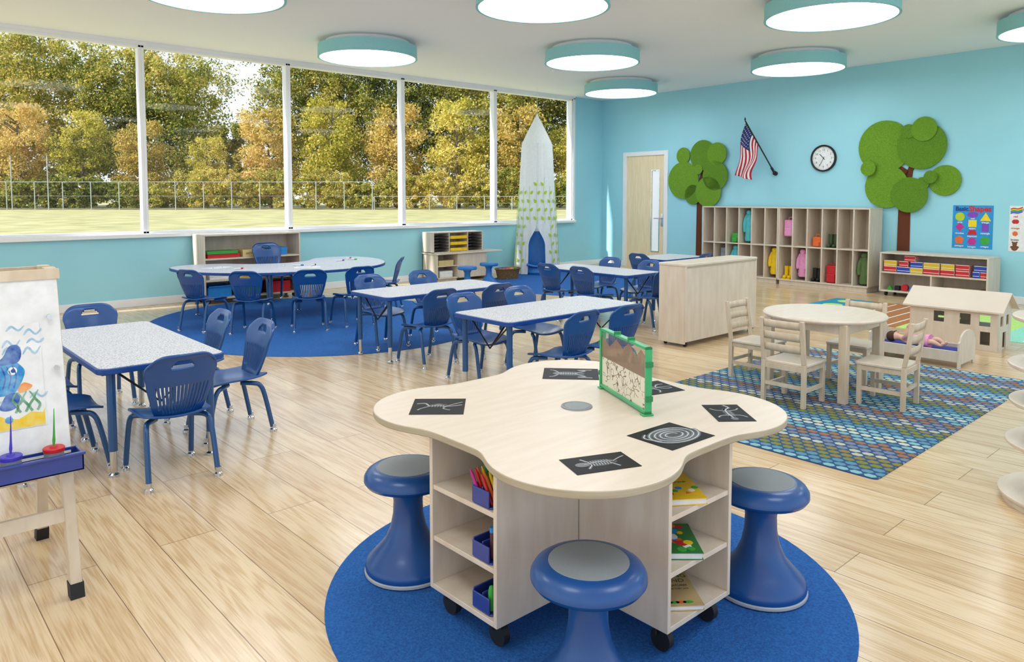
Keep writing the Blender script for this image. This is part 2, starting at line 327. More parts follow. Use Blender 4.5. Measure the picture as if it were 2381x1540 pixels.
# ---------------------------------------------------------------- lamps
lamp=T('ceiling_lamp','round flush ceiling lamp with teal drum rim and glowing diffuser','ceiling lamp',(2.5,6.65,ZC),group='round ceiling lamps')
rr=.615
mk('mounting_plate',M().lathe([(.52,-.001),(.52,-.062),(.0001,-.062)],48,caps=False),CEIL,parent=lamp)
mk('drum',M().ring([(.0002,-.06),(rr-.02,-.068),(rr-.02,-.2),(rr,-.2),(rr,-.058),(.0002,-.056)],64),TEAL,parent=lamp)
EM=mat('lamp_diffuser',(248,252,255),.5,c2=(246,250,254),emit=6.8)
mk('diffuser',M().lathe([(rr-.022,-.19),(rr-.03,-.197),(.0001,-.199)],64,caps=False),EM,parent=lamp)
mk('rim',M().ring([(rr-.02,-.2),(rr-.02,-.206),(rr+.004,-.206),(rr+.004,-.196)],64),TEAL,parent=lamp)
for p in [(4.9,5.0),(7.25,3.4),(5.05,8.3),(7.4,6.63),(9.87,5.07),(9.95,8.26),(9.63,2.0),(2.46,3.38),(4.8,1.75),(.1,5.0),(.0,1.7),(7.15,.1),(2.4,0)]:
    clone(lamp,(p[0],p[1],ZC))
mk('smoke_detector',M().lathe([(.05,0),(.05,-.02),(.035,-.035),(.0001,-.037)],24),WHITE,loc=(8.3,8.2,ZC),label='small white round sprinkler cover on the ceiling',cat='smoke detector')

# ---------------------------------------------------------------- rugs
def ell(cx,cy,rx,ry,n=96): return [(cx+rx*math.cos(2*pi*i/n),cy+ry*math.sin(2*pi*i/n)) for i in range(n)]
mk('round_rug',M().prism(ell(1.958,1.782,.913,.913),0,.004),RUGB,label='round bright blue rug under the clover table',cat='rug')
mk('oval_rug',M().prism(ell(3.95,7.63,1.75,2.01),0,.004),RUGB,label='large oval blue rug under the curved activity table',cat='rug')
mk('round_rug',M().prism(ell(9.05,8.0,1.75,1.75),0,.004),RUGB,label='round blue rug beneath the reading canopy',cat='rug')
mk('patterned_rug',M().prism(rrect(3.74,6.62,1.46,3.27,.03),0,.005),rug_pattern(),label='rectangular rug with rows of teal, olive and brown hexagons',cat='rug')
g=M(); 
tealr=mat('teal_carpet',(30,150,180),.95,c2=(24,135,165),scale=120); brn=mat('brown_carpet',(184,122,70),.95,c2=(162,102,56),scale=60); mint=mat('mint_carpet',(160,225,200),.95,c2=(140,210,185),scale=60); lime=mat('lime_carpet',(195,230,130),.95,c2=(178,216,110),scale=60)
g.box(8.3,10.1,4.05,4.55,0,.004,0).box(8.3,10.1,3.1,4.05,0,.004,1).box(8.3,10.1,2.2,3.1,0,.004,3).box(8.3,10.1,1.0,2.2,0,.004,2)
for i in range(5): g.box(8.35,10.05,3.2+i*.18,3.22+i*.18,.004,.0045,4)
for i in range(4): g.box(8.35,10.05,1.2+i*.25,1.22+i*.25,.004,.0045,4)
for i in range(4): g.prism(ngon(8.6+i*.42,4.3,.12,24),.004,.0046,3)
mk('play_rug',g,[tealr,brn,mint,lime,PAPER],label='colourful play rug with teal, brown and mint panels',cat='rug')

# ---------------------------------------------------------------- plastic chair
ch=T('school_chair','blue plastic school chair with slotted back and tubular legs','chair',(1.2,3.9,0),group='blue school chairs')
def seatf(u,v):
    x=(u-.5)*2; y=(v-.5)*2
    hw=.165*(1-.10*max(0,-y)**2-.12*max(0,y)**6)
    z=.325+.012*x*x-.022*max(0,y)**3+.014*max(0,-y)**3-.006*(1-x*x)
    rx=x*hw*(1-.06*abs(y)**6); return (rx,y*.175,z)
mk('seat',M().grid(seatf,16,16),BLUEP,parent=ch,solid=.012,bevel=.003)
NU,NV=50,26
def backf(u,v):
    x=(u-.5)*2
    prof=[(0,.105),(.15,.125),(.45,.152),(.75,.17),(.9,.167),(1,.15)]
    for (a,wa),(b2,wb) in zip(prof,prof[1:]):
        if v<=b2: hw=wa+(wb-wa)*(v-a)/(b2-a); break
    z=.325+.325*v
    z-= .05*abs(x)**5*max(0,(v-.6)/.4)**1.5
    z-= .006*(1-x*x)*max(0,v-.8)/.2
    y=-.165-.03*v-.045*max(0,v-.0)*v+.035*(1-v)**4 +.03*x*x*(.4+.6*v)
    if v>.93: y-=.012*(v-.93)/.07
    return (x*hw,y,z)
def keep(i,j):
    if 5<=i<46 and 2<=j<13 and i%3==0 and not (j<4 and (i<9 or i>41)): return False
    hwid={20:7.6,21:6.6,22:5}
    if j in hwid and abs(i-24.5)<hwid[j]: return False
    return True
mk('backrest',M().grid(backf,NU,NV,keep=keep),BLUEP,parent=ch,solid=.011)
for sx in (-1,1):
    for sy in (-1,1):
        pts=bez([(sx*.08,sy*.04,.300),(sx*.13,sy*.09,.300),(sx*.148,sy*.125,.285),(sx*.155,sy*.15,.22),(sx*.162,sy*.19,.03)],5)
        lg=mk('leg',M().tube(pts,.0135,12),BLUEM,parent=ch)
        mk('glide',M().lathe([(.0125,.045),(.0145,.045),(.0145,.02),(.021,.014),(.022,0),(.0001,0)][::-1],14,(sx*.1635,sy*.1955,0)),CHROME,parent=lg)
chairs=[ # x,y,rz
 (1.68,4.36,90),(1.64,4.92,90),(1.27,5.56,180),(.80,4.35,-90),(.80,4.9,-90),
 (3.62,5.07,0),(4.22,5.05,0),(3.72,5.93,180),(4.33,5.93,180),
 (3.62,3.52,3),(4.08,3.5,-2),(3.58,4.32,180),(4.18,4.33,180),
 (6.08,5.9,-90),(6.08,5.4,-90),(6.8,5.95,90),(6.8,5.35,90),(6.35,4.86,0),
 (7.95,6.1,-90),(8.38,5.72,0),
]
for x,y,r in chairs: clone(ch,(x,y,.0045 if y==5.93 or x>7.9 else 0),r)
def towards(x,y,tx,ty,dd=.2):
    a=math.atan2(ty-y,tx-x); return (x+dd*math.cos(a),y+dd*math.sin(a),math.degrees(a)-90)
for x,y in [(2.64,7.83),(3.0,7.3),(3.56,7.02),(4.12,6.98),(5.12,7.73)]:
    cx,cy,r=towards(x,y,4.2,8.6); clone(ch,(cx,cy,.004),r)
clone(ch,(4.25,9.38,.004),180,scale=1.18,label='larger blue plastic teacher chair with slotted back')

# ---------------------------------------------------------------- rectangular tables
def table(name,outline,inset,legs,loc,label,grp=None,h=.56):
    t=T(name,label,'table',loc,group=grp)
    mk('edge_band',M().prism(outline,h-.032,h-.003),NAVY,parent=t,bevel=.004)
    mk('tabletop',M().prism(inset,h-.003,h),SPECK,parent=t)
    for x,y in legs:
        lg=mk('leg',M().tube([(x,y,.13),(x,y,h-.03)],.021,16).box(x-.05,x+.05,y-.05,y+.05,h-.036,h-.031),BLUEM,parent=t)
        mk('leg_foot',M().lathe([(.0001,0),(.026,0),(.026,.012),(.014,.02),(.0165,.03),(.0165,.15)],16,(x,y,0)),CHROME,parent=lg)
    return t
def rtab(lx,ly,loc,label,rz=0):
    t=table('activity_table',rrect(-lx/2,lx/2,-ly/2,ly/2,.05),rrect(-lx/2+.008,lx/2-.008,-ly/2+.008,ly/2-.008,.045),[(sx*(lx/2-.07),sy*(ly/2-.07)) for sx in(-1,1) for sy in (-1,1)],loc,label,'rectangular activity tables')
    for sx in (-1,1): mk('brace',M().tube([(sx*(lx/2-.1),0,.33),(sx*(lx/2-.3),0,.53)],.006,8).tube([(sx*(lx/2-.1),-(ly/2-.09),.53),(sx*(lx/2-.1),0,.33),(sx*(lx/2-.1),(ly/2-.09),.53)],.006,8),BLACK,parent=t)
    t.rotation_euler[2]=rad(rz); return t
tA=rtab(1.38,.62,(1.21,4.66,0),'rectangular speckled white table with blue edge and legs',90)
clone(tA,(4.0,5.5,0.0045),0); clone(tA,(3.95,3.95,0),0); clone(tA,(6.44,5.67,0),90); clone(tA,(8.43,6.14,0.0045),0,scale=(.68,1,1))
kp=[(-1.25,.45),(-1.18,-.05),(-.87,-.5),(-.4,-.76),(.1,-.83),(.62,-.72),(1.0,-.37),(1.2,.15),(1.18,.58),(.95,.78),(.62,.74),(.35,.46),(0,.34),(-.35,.46),(-.62,.76),(-.95,.86),(-1.18,.74)]
kp=[(x*(1.05 if x<0 else 1),y) for x,y in kp]
ko=smoothloop(kp); ki=smoothloop([(x*.993,y*.99) for x,y in kp])
table('kidney_table',ko,ki,[(-1.05,.45),(1.0,.45),(-.55,-.45),(.6,-.42),(0,.0)],(4.12,8.43,.004),'large kidney-shaped white table with blue edge and legs')
def marker(c,x,y,rz,mm):
    b=M().tube([(-.06,0,0),(.035,0,0)],.008,10,0).tube([(.035,0,0),(.07,0,0)],.0088,10,1)
    return mk('marker_pen',b,[PAPER,mm],loc=(x,y,.573),rot=(0,0,rad(rz)),label='white marker pen with %s cap'%c,cat='marker',group='marker pens on the curved table')
marker('red',3.35,8.35,20,RED); marker('green',3.9,8.35,60,GRN); marker('blue',4.05,8.3,-20,LBLUE); marker('black',4.2,8.2,40,INK); marker('purple',4.75,8.55,10,VIOL); marker('green',4.95,8.6,-30,GRN); marker('magenta',5.0,8.8,15,MAG)
mk('drawing_sheet',M().box(-.15,.15,-.1,.1,0,.001).stroke([(-.1,-.05),(-.03,.04),(.04,-.04),(.1,.05)],.01,.0013,1),[PAPER,LBLUE],loc=(3.25,8.7,.5645),rot=(0,0,.3),label='white drawing sheet with blue scribble',cat='paper')
mk('drawing_sheet',M().box(-.15,.15,-.1,.1,0,.001).stroke([(-.1,.05),(-.03,-.04),(.06,.04)],.012,.0013,1),[PAPER,GRN],loc=(4.05,8.05,.5645),rot=(0,0,-.4),label='white drawing sheet with green scribble',cat='paper')

# ---------------------------------------------------------------- clover table
CX,CY=1.95,1.81
def sdf(x,y):
    def box(x,y,a,b):
        dx,dy=abs(x)-a,abs(y)-b; return math.hypot(max(dx,0),max(dy,0))+min(max(dx,dy),0)
    ds=[box(x,y,.555,.3),box(x,y,.3,.555)]+[math.hypot(x-sx*(.342 if sx*sy>0 else .322),y-sy*(.342 if sx*sy>0 else .322))-(.29 if sx*sy>0 else .28) for sx in (-1,1) for sy in (-1,1)]
    k=.016
    return -k*math.log(sum(math.exp(-q/k) for q in ds)+1e-30)
co=[]
for i in range(240):
    q=2*pi*i/240; lo,hi=.2,1.1
    for _ in range(26):
        mid=(lo+hi)/2
        if sdf(mid*math.cos(q),mid*math.sin(q))<0: lo=mid
        else: hi=mid
    co.append((lo*math.cos(q),lo*math.sin(q)))
cl=T('clover_table','clover-shaped birch activity table on shelved cross base','table',(CX,CY,.004))
mk('tabletop',M().prism(co,.612,.636,1,0),[BIRCHX,BIRCHE],parent=cl,bevel=.004,seg=2)
body=M(); A=.53; Hh=.17; t=.016
for k in range(4):
    s0=len(body.v)
    body.box(-A,-Hh+.0,-Hh,-Hh+t,.09,.612).box(-A,-Hh,Hh-t,Hh,.09,.612).box(-A,-Hh+.02,-Hh+t,Hh-t,.09,.107).box(-Hh+.004,-Hh+.02,-Hh+t,Hh-t,.107,.612)
    body.xf(s0,Matrix.Rotation(k*pi/2,4,'Z'))
mk('cabinet_body',body,BIRCH,parent=cl,bevel=.0015)
for k in range(4):
    for z in (.262,.435):
        b=M().box(-A+.004,-Hh+.004,-Hh+t,Hh-t,z-.008,z+.008); b.xf(0,Matrix.Rotation(k*pi/2,4,'Z')); mk('shelf',b,BIRCH,parent=cl,bevel=.0015)
for k in range(4):
    for sy in (-1,1):
        mt=Matrix.Rotation(k*pi/2,4,'Z'); p=mt@Vector((-A+.055,sy*(Hh-.05),0))
        mk('caster',M().tube([(p.x-.012,p.y,.036),(p.x+.012,p.y,.036)],.036,20).tube([(p.x-.02,p.y+.012,.05),(p.x-.02,p.y+.012,.075),(p.x+.02,p.y+.012,.075),(p.x+.02,p.y+.012,.05)],.006,8).tube([(p.x,p.y+.01,.06),(p.x,p.y+.01,.09)],.013,10),BLACK,parent=cl)
mk('grommet',M().lathe([(.0001,.6405),(.045,.6405),(.045,.639),(.05,.642),(.056,.640),(.057,.634)],40),[GREY],parent=cl)

# stools
stl=T('wobble_stool','blue wobble stool with grey seat pad and flared base','stool',(1.53,2.27,.004),group='blue wobble stools')
mk('base',M().lathe([(.0001,.016),(.158,.016),(.16,.03),(.152,.052),(.12,.085),(.085,.125),(.066,.17),(.056,.22),(.054,.27),(.06,.31),(.075,.335)],48),BLUEP,parent=stl)
mk('base_ring',M().lathe([(.0001,0),(.15,0),(.162,.006),(.162,.014),(.158,.018)],48),LGREY,parent=stl)
mk('seat',M().lathe([(.06,.325),(.13,.33),(.152,.337),(.161,.35),(.16,.366),(.150,.382),(.135,.392),(.122,.396),(.112,.397),(.0001,.396)],48),BLUEP,parent=stl)
mk('seat_pad',M().lathe([(.112,.3955),(.111,.3985),(.09,.399),(.0001,.3985)],48),GREY,parent=stl)
clone(stl,(2.38,1.32,.004),0); clone(stl,(1.49,1.335,.004),0)
lbs=plain('bright_blue_plastic',(24,112,190),.4)
ss=T('wobble_stool','small bright blue wobble stool beside the writing desk','stool',(7.0,8.75,0),group='small wobble stools')
mk('base',M().lathe([(.0001,0),(.14,0),(.145,.02),(.1,.07),(.05,.13),(.045,.24),(.07,.29)],32),lbs,parent=ss)
mk('seat',M().lathe([(.06,.28),(.14,.29),(.15,.31),(.14,.335),(.0001,.34)],32),lbs,parent=ss)
clone(ss,(7.62,8.98,.004),0)

# X-ray cards
XW1=plain('xray_white',(205,209,212),.4); XG=plain('xray_grey',(100,104,108),.4); XD=plain('xray_dark_grey',(50,52,55),.4); XK=plain('xray_black',(14,14,16),.5,spec=.2)
def card(kind,x,y,w,h,rz,label):
    b=M().box(-w/2,w/2,-h/2,h/2,0,.0008,0); z=.0011
    def S(p,wd,m=1,n=5):
        if m==1: b.stroke(bez(p,n),wd*2.6,z,3); b.stroke(bez(p,n),wd*1.3,z+.0002,2)
        b.stroke(bez(p,n),wd*.6,z+.0001*(m+3),m)
    def ribs(x0,x1,n_,hh):
        for i in range(n_):
            xx=x0+(x1-x0)*i/(n_-1); b.stroke([(xx-.003,-hh),(xx,0),(xx-.003,hh)],.0016,z+.0003,1)
    if kind=='newt':
        b.poly(ngon(.0,.012,.024,16,sx=1.4,sy=.8),z,3); S([(-.08,.03),(-.05,.035),(-.03,.0),(0,.01),(.03,-.005),(.085,.015)],.005); b.poly(ngon(.0,.02,.013,10),z+.0002,2)
        S([(-.03,0),(-.06,-.03),(-.07,-.05)],.004); S([(.03,0),(.02,-.03),(.045,-.05)],.004); S([(.03,.0),(.06,.03),(.085,.05)],.004); ribs(-.02,.02,5,.012)
    elif kind=='frog':
        b.poly(ngon(-.01,0,.046,20,sx=1.5,sy=.75),z,3); b.poly(ngon(-.055,0,.02,16,sx=1.1),z+.0002,2); S([(-.07,0),(.03,0)],.007)
        for s in(-1,1):
            S([(-.05,s*.01),(-.07,s*.05),(-.09,s*.06)],.005); S([(.02,s*.01),(.06,s*.05),(.03,s*.06),(.09,s*.07)],.006)
        ribs(-.04,.02,7,.02)
    elif kind=='bat':
        b.poly(ngon(0,0,.034,16,sx=1.4,sy=.7),z,3); b.poly(ngon(-.05,0,.018,12),z+.0002,2)
        for s in(-1,1): S([(0,0),(.02,s*.04),(.0,s*.07)],.005); S([(.03,0),(.06,s*.03),(.09,s*.03)],.005)
        S([(.03,0),(.1,-.01)],.004); ribs(-.03,.03,7,.017)
    elif kind=='lizard':
        b.poly(ngon(-.005,0,.03,16,sx=1.8,sy=.6),z,3); S([(-.06,0),(-.02,.004),(.03,0),(.06,-.02),(.09,-.01)],.006)
        b.poly(ngon(-.07,0,.013,10,sx=1.3),z+.0002,2)
        for s in(-1,1): S([(-.03,0),(-.035,s*.035),(-.055,s*.05)],.004); S([(.02,0),(.03,s*.035),(.05,s*.05)],.004)
        ribs(-.035,.02,8,.013)
    elif kind=='snake':
        b.poly(ngon(.01,0,.078,28,sx=1.2,sy=.82),z-.0001,3)
        for k in range(1,5):
            rr_=.017*k; pts=[(.01+(rr_+.017*i/30)*1.2*math.cos(q),(rr_+.017*i/30)*.82*math.sin(q)) for i,q in enumerate([2*pi*i/30 for i in range(31)])]
            b.stroke(pts,.013,z+.0001,2); b.stroke(pts,.003,z+.0003,1)
            for q in pts[::2]: b.poly(ngon(q[0],q[1],.0022,5),z+.0004,1)
        S([(-.07,-.02),(-.09,.03),(-.06,.055)],.006)
    elif kind=='mouse':
        b.poly(ngon(.0,.0,.034,16,sx=1.6,sy=.7),z,3); b.poly(ngon(-.055,.0,.016,12,sx=1.4),z+.0002,2); S([(-.05,0),(.0,.008),(.045,0)],.004)
        ribs(-.03,.03,8,.018)
        S([(.04,0),(.07,.02),(.09,.03)],.003); S([(-.03,-.01),(-.05,-.035)],.004); S([(.03,-.01),(.045,-.04)],.004); S([(-.03,.01),(-.045,.04)],.004)
    return mk('xray_card',b,[XK,XW1,XG,XD],loc=(x,y,.6405),rot=(0,0,rad(rz)),label=label,cat='picture card',group='x-ray picture cards on the clover table')
card('newt',1.58,2.145,.19,.2,-41,'black x-ray card showing a small bat skeleton')
card('frog',2.295,2.165,.235,.195,-47,'black x-ray card showing a frog skeleton')
card('bat',2.345,1.79,.22,.17,-15,'black x-ray card partly behind the green frame')
card('lizard',2.285,1.40,.2,.13,50,'black x-ray card showing a lizard skeleton')
card('snake',1.93,1.385,.215,.18,-2,'black x-ray card showing a coiled snake')
card('mouse',1.58,1.375,.2,.125,-22,'black x-ray card showing a mouse skeleton')

# green framed ant farm
ang=math.atan2(1.94-1.55,2.23-2.04)
af=T('ant_farm','green framed clear ant farm with sand and farm silhouette','ant farm',((2.23+2.04)/2+.0,(1.94+1.55)/2,.6405),rot=(0,0,ang))
FG=plain('green_frame_plastic',(50,172,105),.35,coat=.3); DG=plain('dark_green_plastic',(30,135,75),.4)
W2,HH=.205,.24
mk('frame',M().box(-W2,-W2+.011,-.012,.012,.006,HH).box(W2-.011,W2,-.012,.012,.006,HH).box(-W2,W2,-.012,.012,HH-.01,HH).box(-W2,W2,-.012,.012,.006,.018).box(-W2+.0,-W2+.03,-.02,.02,0,.006).box(W2-.03,W2,-.02,.02,0,.006),FG,parent=af,bevel=.002)
for (x,z) in [(-W2-.001,.06),(-W2-.001,.18),(W2+.001,.06),(W2+.001,.18),(-.06,HH),(.06,HH)]:
    mk('clip',M().cbox((x,0,z),(.007,.027,.018)),DG,parent=af)
mk('sand_panel',M().box(-W2+.011,W2-.011,-.004,.004,.018,.128),crack_mat(),parent=af)
sil=[(-.193,.128),(-.193,.15),(-.165,.18),(-.15,.15),(-.13,.19),(-.108,.15),(-.085,.2),(-.06,.155),(-.03,.155),(-.03,.172),(-.01,.187),(.01,.172),(.01,.155),(.03,.155),(.035,.17),(.05,.17),(.05,.15),(.08,.15),(.12,.142),(.193,.135),(.193,.128)]
def upright(pts,y0,y1):
    s=M().prism(pts[::-1],-y1,-y0); s.xf(0,Matrix.Rotation(pi/2,4,'X')); return s
mk('farm_silhouette',upright(sil,-.004,.004),FG,parent=af)
mk('hill_backdrop',upright([(-.193,.128),(-.193,.2),(-.15,.222),(-.11,.19),(-.05,.226),(.0,.195),(.06,.218),(.12,.18),(.193,.21),(.193,.128)],.0045,.0055),tint_mat('brown_hill_film',(176,140,112),.6),parent=af)
mk('clear_panel',M().box(-W2+.011,W2-.011,.006,.008,.128,HH-.01).box(-W2+.011,W2-.011,-.008,-.006,.018,HH-.01),glass_mat('clear_plastic',.07,.1),parent=af)

# caddies and books inside clover table
def caddy(x,y,z,content):
    c=T('supply_caddy','small dark blue plastic caddy holding %s'%content,'caddy',(x,y,z),group='blue caddies in the clover table')
    b=M().prism(rrect(-.06,.06,-.05,.05,.015),0,.006)
    for sx in(-1,1): b.box(sx*.06-.003,sx*.06+.003,-.04,.04,.004,.055)
    for sy in(-1,1): b.box(-.05,.05,sy*.05-.003,sy*.05+.003,.004,.055)
    b.box(-.055,.055,-.002,.002,.004,.06)
    mk('tray',b,INDIGO,parent=c,bevel=.002)
cz=[.107+.0045,.2701+.004,.4431+.004]
for z,cn in zip(cz,['coloured paddles','test tubes','crayons']): caddy(1.49,1.725,z,cn)
cols=[RED,ORG,YEL,GRN,LBLUE,VIOL,MAG]
for i in range(12):
    x=1.45+.014*(i%6); y=1.695+.05*(i//6)
    mk('crayon',M().lathe([(.0001,0),(.0055,0),(.0055,.085),(.0025,.1),(.0001,.102)],10),cols[i%7],loc=(x,y,cz[2]+.007),rot=(rad(-14+R.uniform(-4,4)),rad(-12),0),label='coloured wax crayon standing in a blue caddy',cat='crayon',group='crayons in the caddy')
TUBE=plain('dark_tube',(90,50,60),.2)
for i in range(4):
    mk('test_tube',M().lathe([(.0001,0),(.007,.003),(.008,.01),(.008,.085)],12).lathe([(.009,.085),(.009,.1),(.0001,.1)],12,m=1),[TUBE,[LBLUE,RED,ORG,RED][i]],loc=(1.455+.02*i,1.70+.008*(i%2),cz[1]+.007),label='small capped test tube standing in a blue caddy',cat='test tube',group='test tubes in the caddy')
for i in range(4):
    mk('shape_paddle',M().lathe([(.0001,0),(.011,.002),(.0115,.02),(.0115,.06),(.008,.075),(.0001,.08)],16),[GRN,RED,RED,ORG][i],loc=(1.452+.025*i,1.70+.002*(i%2),cz[0]+.007),label='rounded coloured figure standing in a blue caddy',cat='toy',group='toy figures in the caddy')
def book(x,y,z,w,h,t,rz,cover,label,title=None,tc=None,extra=None,grp=None,size=.02):
    b=T('book',label,'book',(x,y,z),rz,group=grp)
    mk('cover',M().box(-w/2,w/2,-h/2,h/2,0,.002).box(-w/2,w/2,-h/2,h/2,t-.002,t).box(-w/2-.002,-w/2,-h/2,h/2,0,t),cover,parent=b,bevel=.0008)
    mk('pages',M().box(-w/2,w/2-.004,-h/2+.004,h/2-.004,.002,t-.002),PAPER,parent=b)
    if title:
        for k,(s_,yy,sz) in enumerate(title): text(s_,sz,b,(0,yy,t+.0004),tc or INK,ext=.0002)
    if extra: mk('cover_art',extra(t),[RED,GRN,ORG,LBLUE,YEL,PAPER],parent=b)
    return b
CYB=plain('yellow_cover',(245,200,30),.35); CGB=plain('green_cover',(40,125,60),.35); CTB=plain('tan_cover',(196,170,120),.35)
def art1(t):
    b=M()
    for i in range(9): b.prism(ngon(-.07+.018*i,-.06+.02*(i%3),.012,[3,5,8][i%3],i),t,t+.0006,[0,1,3,0,1,3,2,5,1][i])
    return b
def art2(t):
    b=M()
    for i in range(26): b.prism(ngon(R.uniform(-.07,.07),R.uniform(-.09,.09),R.uniform(.008,.02),7,i),t,t+.0004+.00002*i,i%6)
    return b
def art3(t):
    b=M()
    for i in range(5): b.prism(ngon(-.05+.022*i,-.085,.012,8,0,1.5,.7),t,t+.0006,[1,0,1,2,1][i])
    return b
book(1.95,1.40,cz[2]+.0005,.17,.215,.02,-35,CYB,'yellow picture book lying on the clover table shelf',[('by Kenneth Grover',.03,.016)],None,art1,'picture books in the clover table')
book(1.95,1.40,cz[1]+.0005,.17,.21,.022,-42,CGB,'green picture book with colourful cyclists on cover',None,None,art2,'picture books in the clover table')
book(1.95,1.40,cz[0]+.0005,.17,.215,.016,-38,CTB,'tan picture book about small crawling creatures',[('CRAWLING',.075,.03),('AROUND',.045,.03),('CRAFTY CREATURES',.015,.014),('AND THE PLACES THEY LIVE',-.005,.010)],plain('olive_ink',(70,75,30),.5),art3,'picture books in the clover table')

# ---------------------------------------------------------------- birch furniture helper
def shelfunit(name,label,cat,x0,x1,y0,y1,h,open_side,shelves=(),dividers=(),base=.06,back=True,casters=False,t=.02,z0=0):
    o=T(name,label,cat,((x0+x1)/2,(y0+y1)/2,z0))
    cx,cy=(x0+x1)/2,(y0+y1)/2; X0,X1,Y0,Y1=x0-cx,x1-cx,y0-cy,y1-cy
    b=M()
    if open_side=='-Y':
        b.box(X0,X0+t,Y0,Y1,base,h-t).box(X1-t,X1,Y0,Y1,base,h-t).box(X0,X1,Y0,Y1,h-t,h).box(X0,X1,Y0,Y1,base-.0,base+t)
        if back: b.box(X0+t,X1-t,Y1-.012,Y1,base+t,h-t)
    else:
        b.box(X0,X1,Y0,Y0+t,base,h-t).box(X0,X1,Y1-t,Y1,base,h-t).box(X0,X1,Y0,Y1,h-t,h).box(X0,X1,Y0,Y1,base,base+t)
        if back: b.box(X1-.012,X1,Y0+t,Y1-t,base+t,h-t)
    if not casters: b.box(X0+.02,X1-.02,Y0+.03,Y1-.02,0,base)
    mk('body',b,BIRCH,parent=o,bevel=.003)
    for z in shelves:
        if open_side=='-Y': mk('shelf',M().box(X0+t,X1-t,Y0+.004,Y1-.012,z-t/2,z+t/2),BIRCH,parent=o,bevel=.002)
        else: mk('shelf',M().box(X0+.004,X1-.012,Y0+t,Y1-t,z-t/2,z+t/2),BIRCH,parent=o,bevel=.002)
    for (p,za,zb) in dividers:
        if open_side=='-Y': mk('divider',M().box(X0+p-t/2,X0+p+t/2,Y0+.006,Y1-.012,za,zb),BIRCH,parent=o,bevel=.002)
        else: mk('divider',M().box(X0+.006,X1-.012,Y0+p-t/2,Y0+p+t/2,za,zb),BIRCH,parent=o,bevel=.002)
    if casters:
        for xx in (X0+.07,X1-.07):
            for yy in (Y0+.07,Y1-.07):
                mk('caster',M().tube([(xx,yy-.012,.03),(xx,yy+.012,.03)],.03,16).box(xx-.015,xx+.015,yy-.018,yy+.018,.045,base),BLACK,parent=o)
    return o
dc=T('storage_cabinet','birch rolling storage cabinet seen from its plain back','cabinet',(6.35,4.12,0))
mk('body',M().box(-.62,.62,-.15,-.14,.05,.75).box(-.62,-.6,-.14,.15,.03,.75).box(.6,.62,-.14,.15,.03,.75).box(-.6,.6,-.14,.15,.05,.07).box(-.6,.6,-.14,.15,.38,.4),BIRCH,parent=dc,bevel=.003)
mk('top',M().prism(rrect(-.625,.625,-.155,.155,.01),.75,.775),BIRCHX,parent=dc,bevel=.005)
mk('edge_strip',M().box(-.6,.6,-.153,-.15,.735,.75),BIRCHE,parent=dc)
for x in(-.56,.56):
    for y in (-.11,.11): mk('caster',M().tube([(x,y-.01,.018),(x,y+.01,.018)],.018,14).box(x-.01,x+.01,y-.012,y+.012,.025,.045),BLACK,parent=dc)
# lockers
LY0,LY1=5.16,6.605
def locker(yc):
    Wd=1.44; hh=1.22
    ps=[Wd*k/6 for k in range(1,6)]
    o=shelfunit('locker_unit','birch coat locker with twelve open cubbies','locker',11.22,11.6,yc-Wd/2,yc+Wd/2,hh,'-X',shelves=(.61,),dividers=[(p,.09,.60) for p in ps]+[(p,.62,hh-.02) for p in ps],base=.07)
    o['group']='birch coat lockers'
    for k in range(6):
        for z in (1.13,.55):
            y=-Wd/2+Wd*(k+.5)/6
            mk('coat_hook',M().tube(bez([(.16,y,z),(.13,y,z-.01),(.115,y,z-.04),(.10,y,z-.045),(.09,y,z-.02)],4),.004,8).box(.155,.178,y-.008,y+.008,z-.012,z+.012),BLACK,parent=o)
    return o
locker(LY0); locker(LY1)
C6=[LY0-.72+1.44*(k+.5)/6 for k in range(6)]; C7=[LY1-.72+1.44*(k+.5)/6 for k in range(6)]
def coat(y,ztop,m,label,h=.42):
    o=T('coat',label,'coat',(11.36,y,ztop-h))
    def wob(q,i): return 1+.05*math.sin(5*q+i)
    prof=[(.075,0),(.088,.01)]
    n=7
    for k in range(n): z=.02+(h-.1)*k/n; prof+=[(.083,z),(.092-.003*k,z+(h-.1)/n*.5)]
    prof+=[(.06,h-.06),(.03,h-.02),(.0001,h)]
    mk('torso',M().lathe(prof,20,(0,0,0),sy=.85,sx=.7,wob=wob),m,parent=o)
    for s_ in (-1,1): mk('sleeve',M().tube(bez([(0,s_*.045,h-.07),(-.03,s_*.062,h-.14),(-.045,s_*.066,h-.25),(-.04,s_*.062,h*.3)],5),[.026]*5+[.028,.031]*3+[.028]*4+[.022],12),m,parent=o)
    mk('hood',M().sphere((-.02,0,h-.03),.045,sc=(.8,1.1,.9)),m,parent=o)
def boots(y,z,m,label):
    o=T('rain_boots',label,'boots',(11.36,y,z))
    for s_ in(-1,1):
        mk('boot',M().tube([(0,s_*.04,.2),(0,s_*.04,.12),(-.0,s_*.04,.03)],[.036,.032,.034],14).sphere((-.045,s_*.04,.03),.035,sc=(1.7,.95,.85)).box(-.1,.035,s_*.04-.03,s_*.04+.03,0,.01),m,parent=o)
def bag(x,y,z,m,label,w=.14,h=.15,d=.09,name='lunch_bag',cat='bag'):
    o=T(name,label,cat,(x,y,z))
    mk('body',M().prism(rrect(-d/2,d/2,-w/2,w/2,.025),0,h),m,parent=o,bevel=.015,seg=3)
    mk('handle',M().tube(bez([(0,-.03,h-.005),(0,-.025,h+.035),(0,.025,h+.035),(0,.03,h-.005)],5),.006,8),m,parent=o)
    mk('pocket',M().prism(rrect(-d/2-.02,-d/2+.01,-w/2+.02,w/2-.02,.01),.01,h*.5),m,parent=o,bevel=.006)
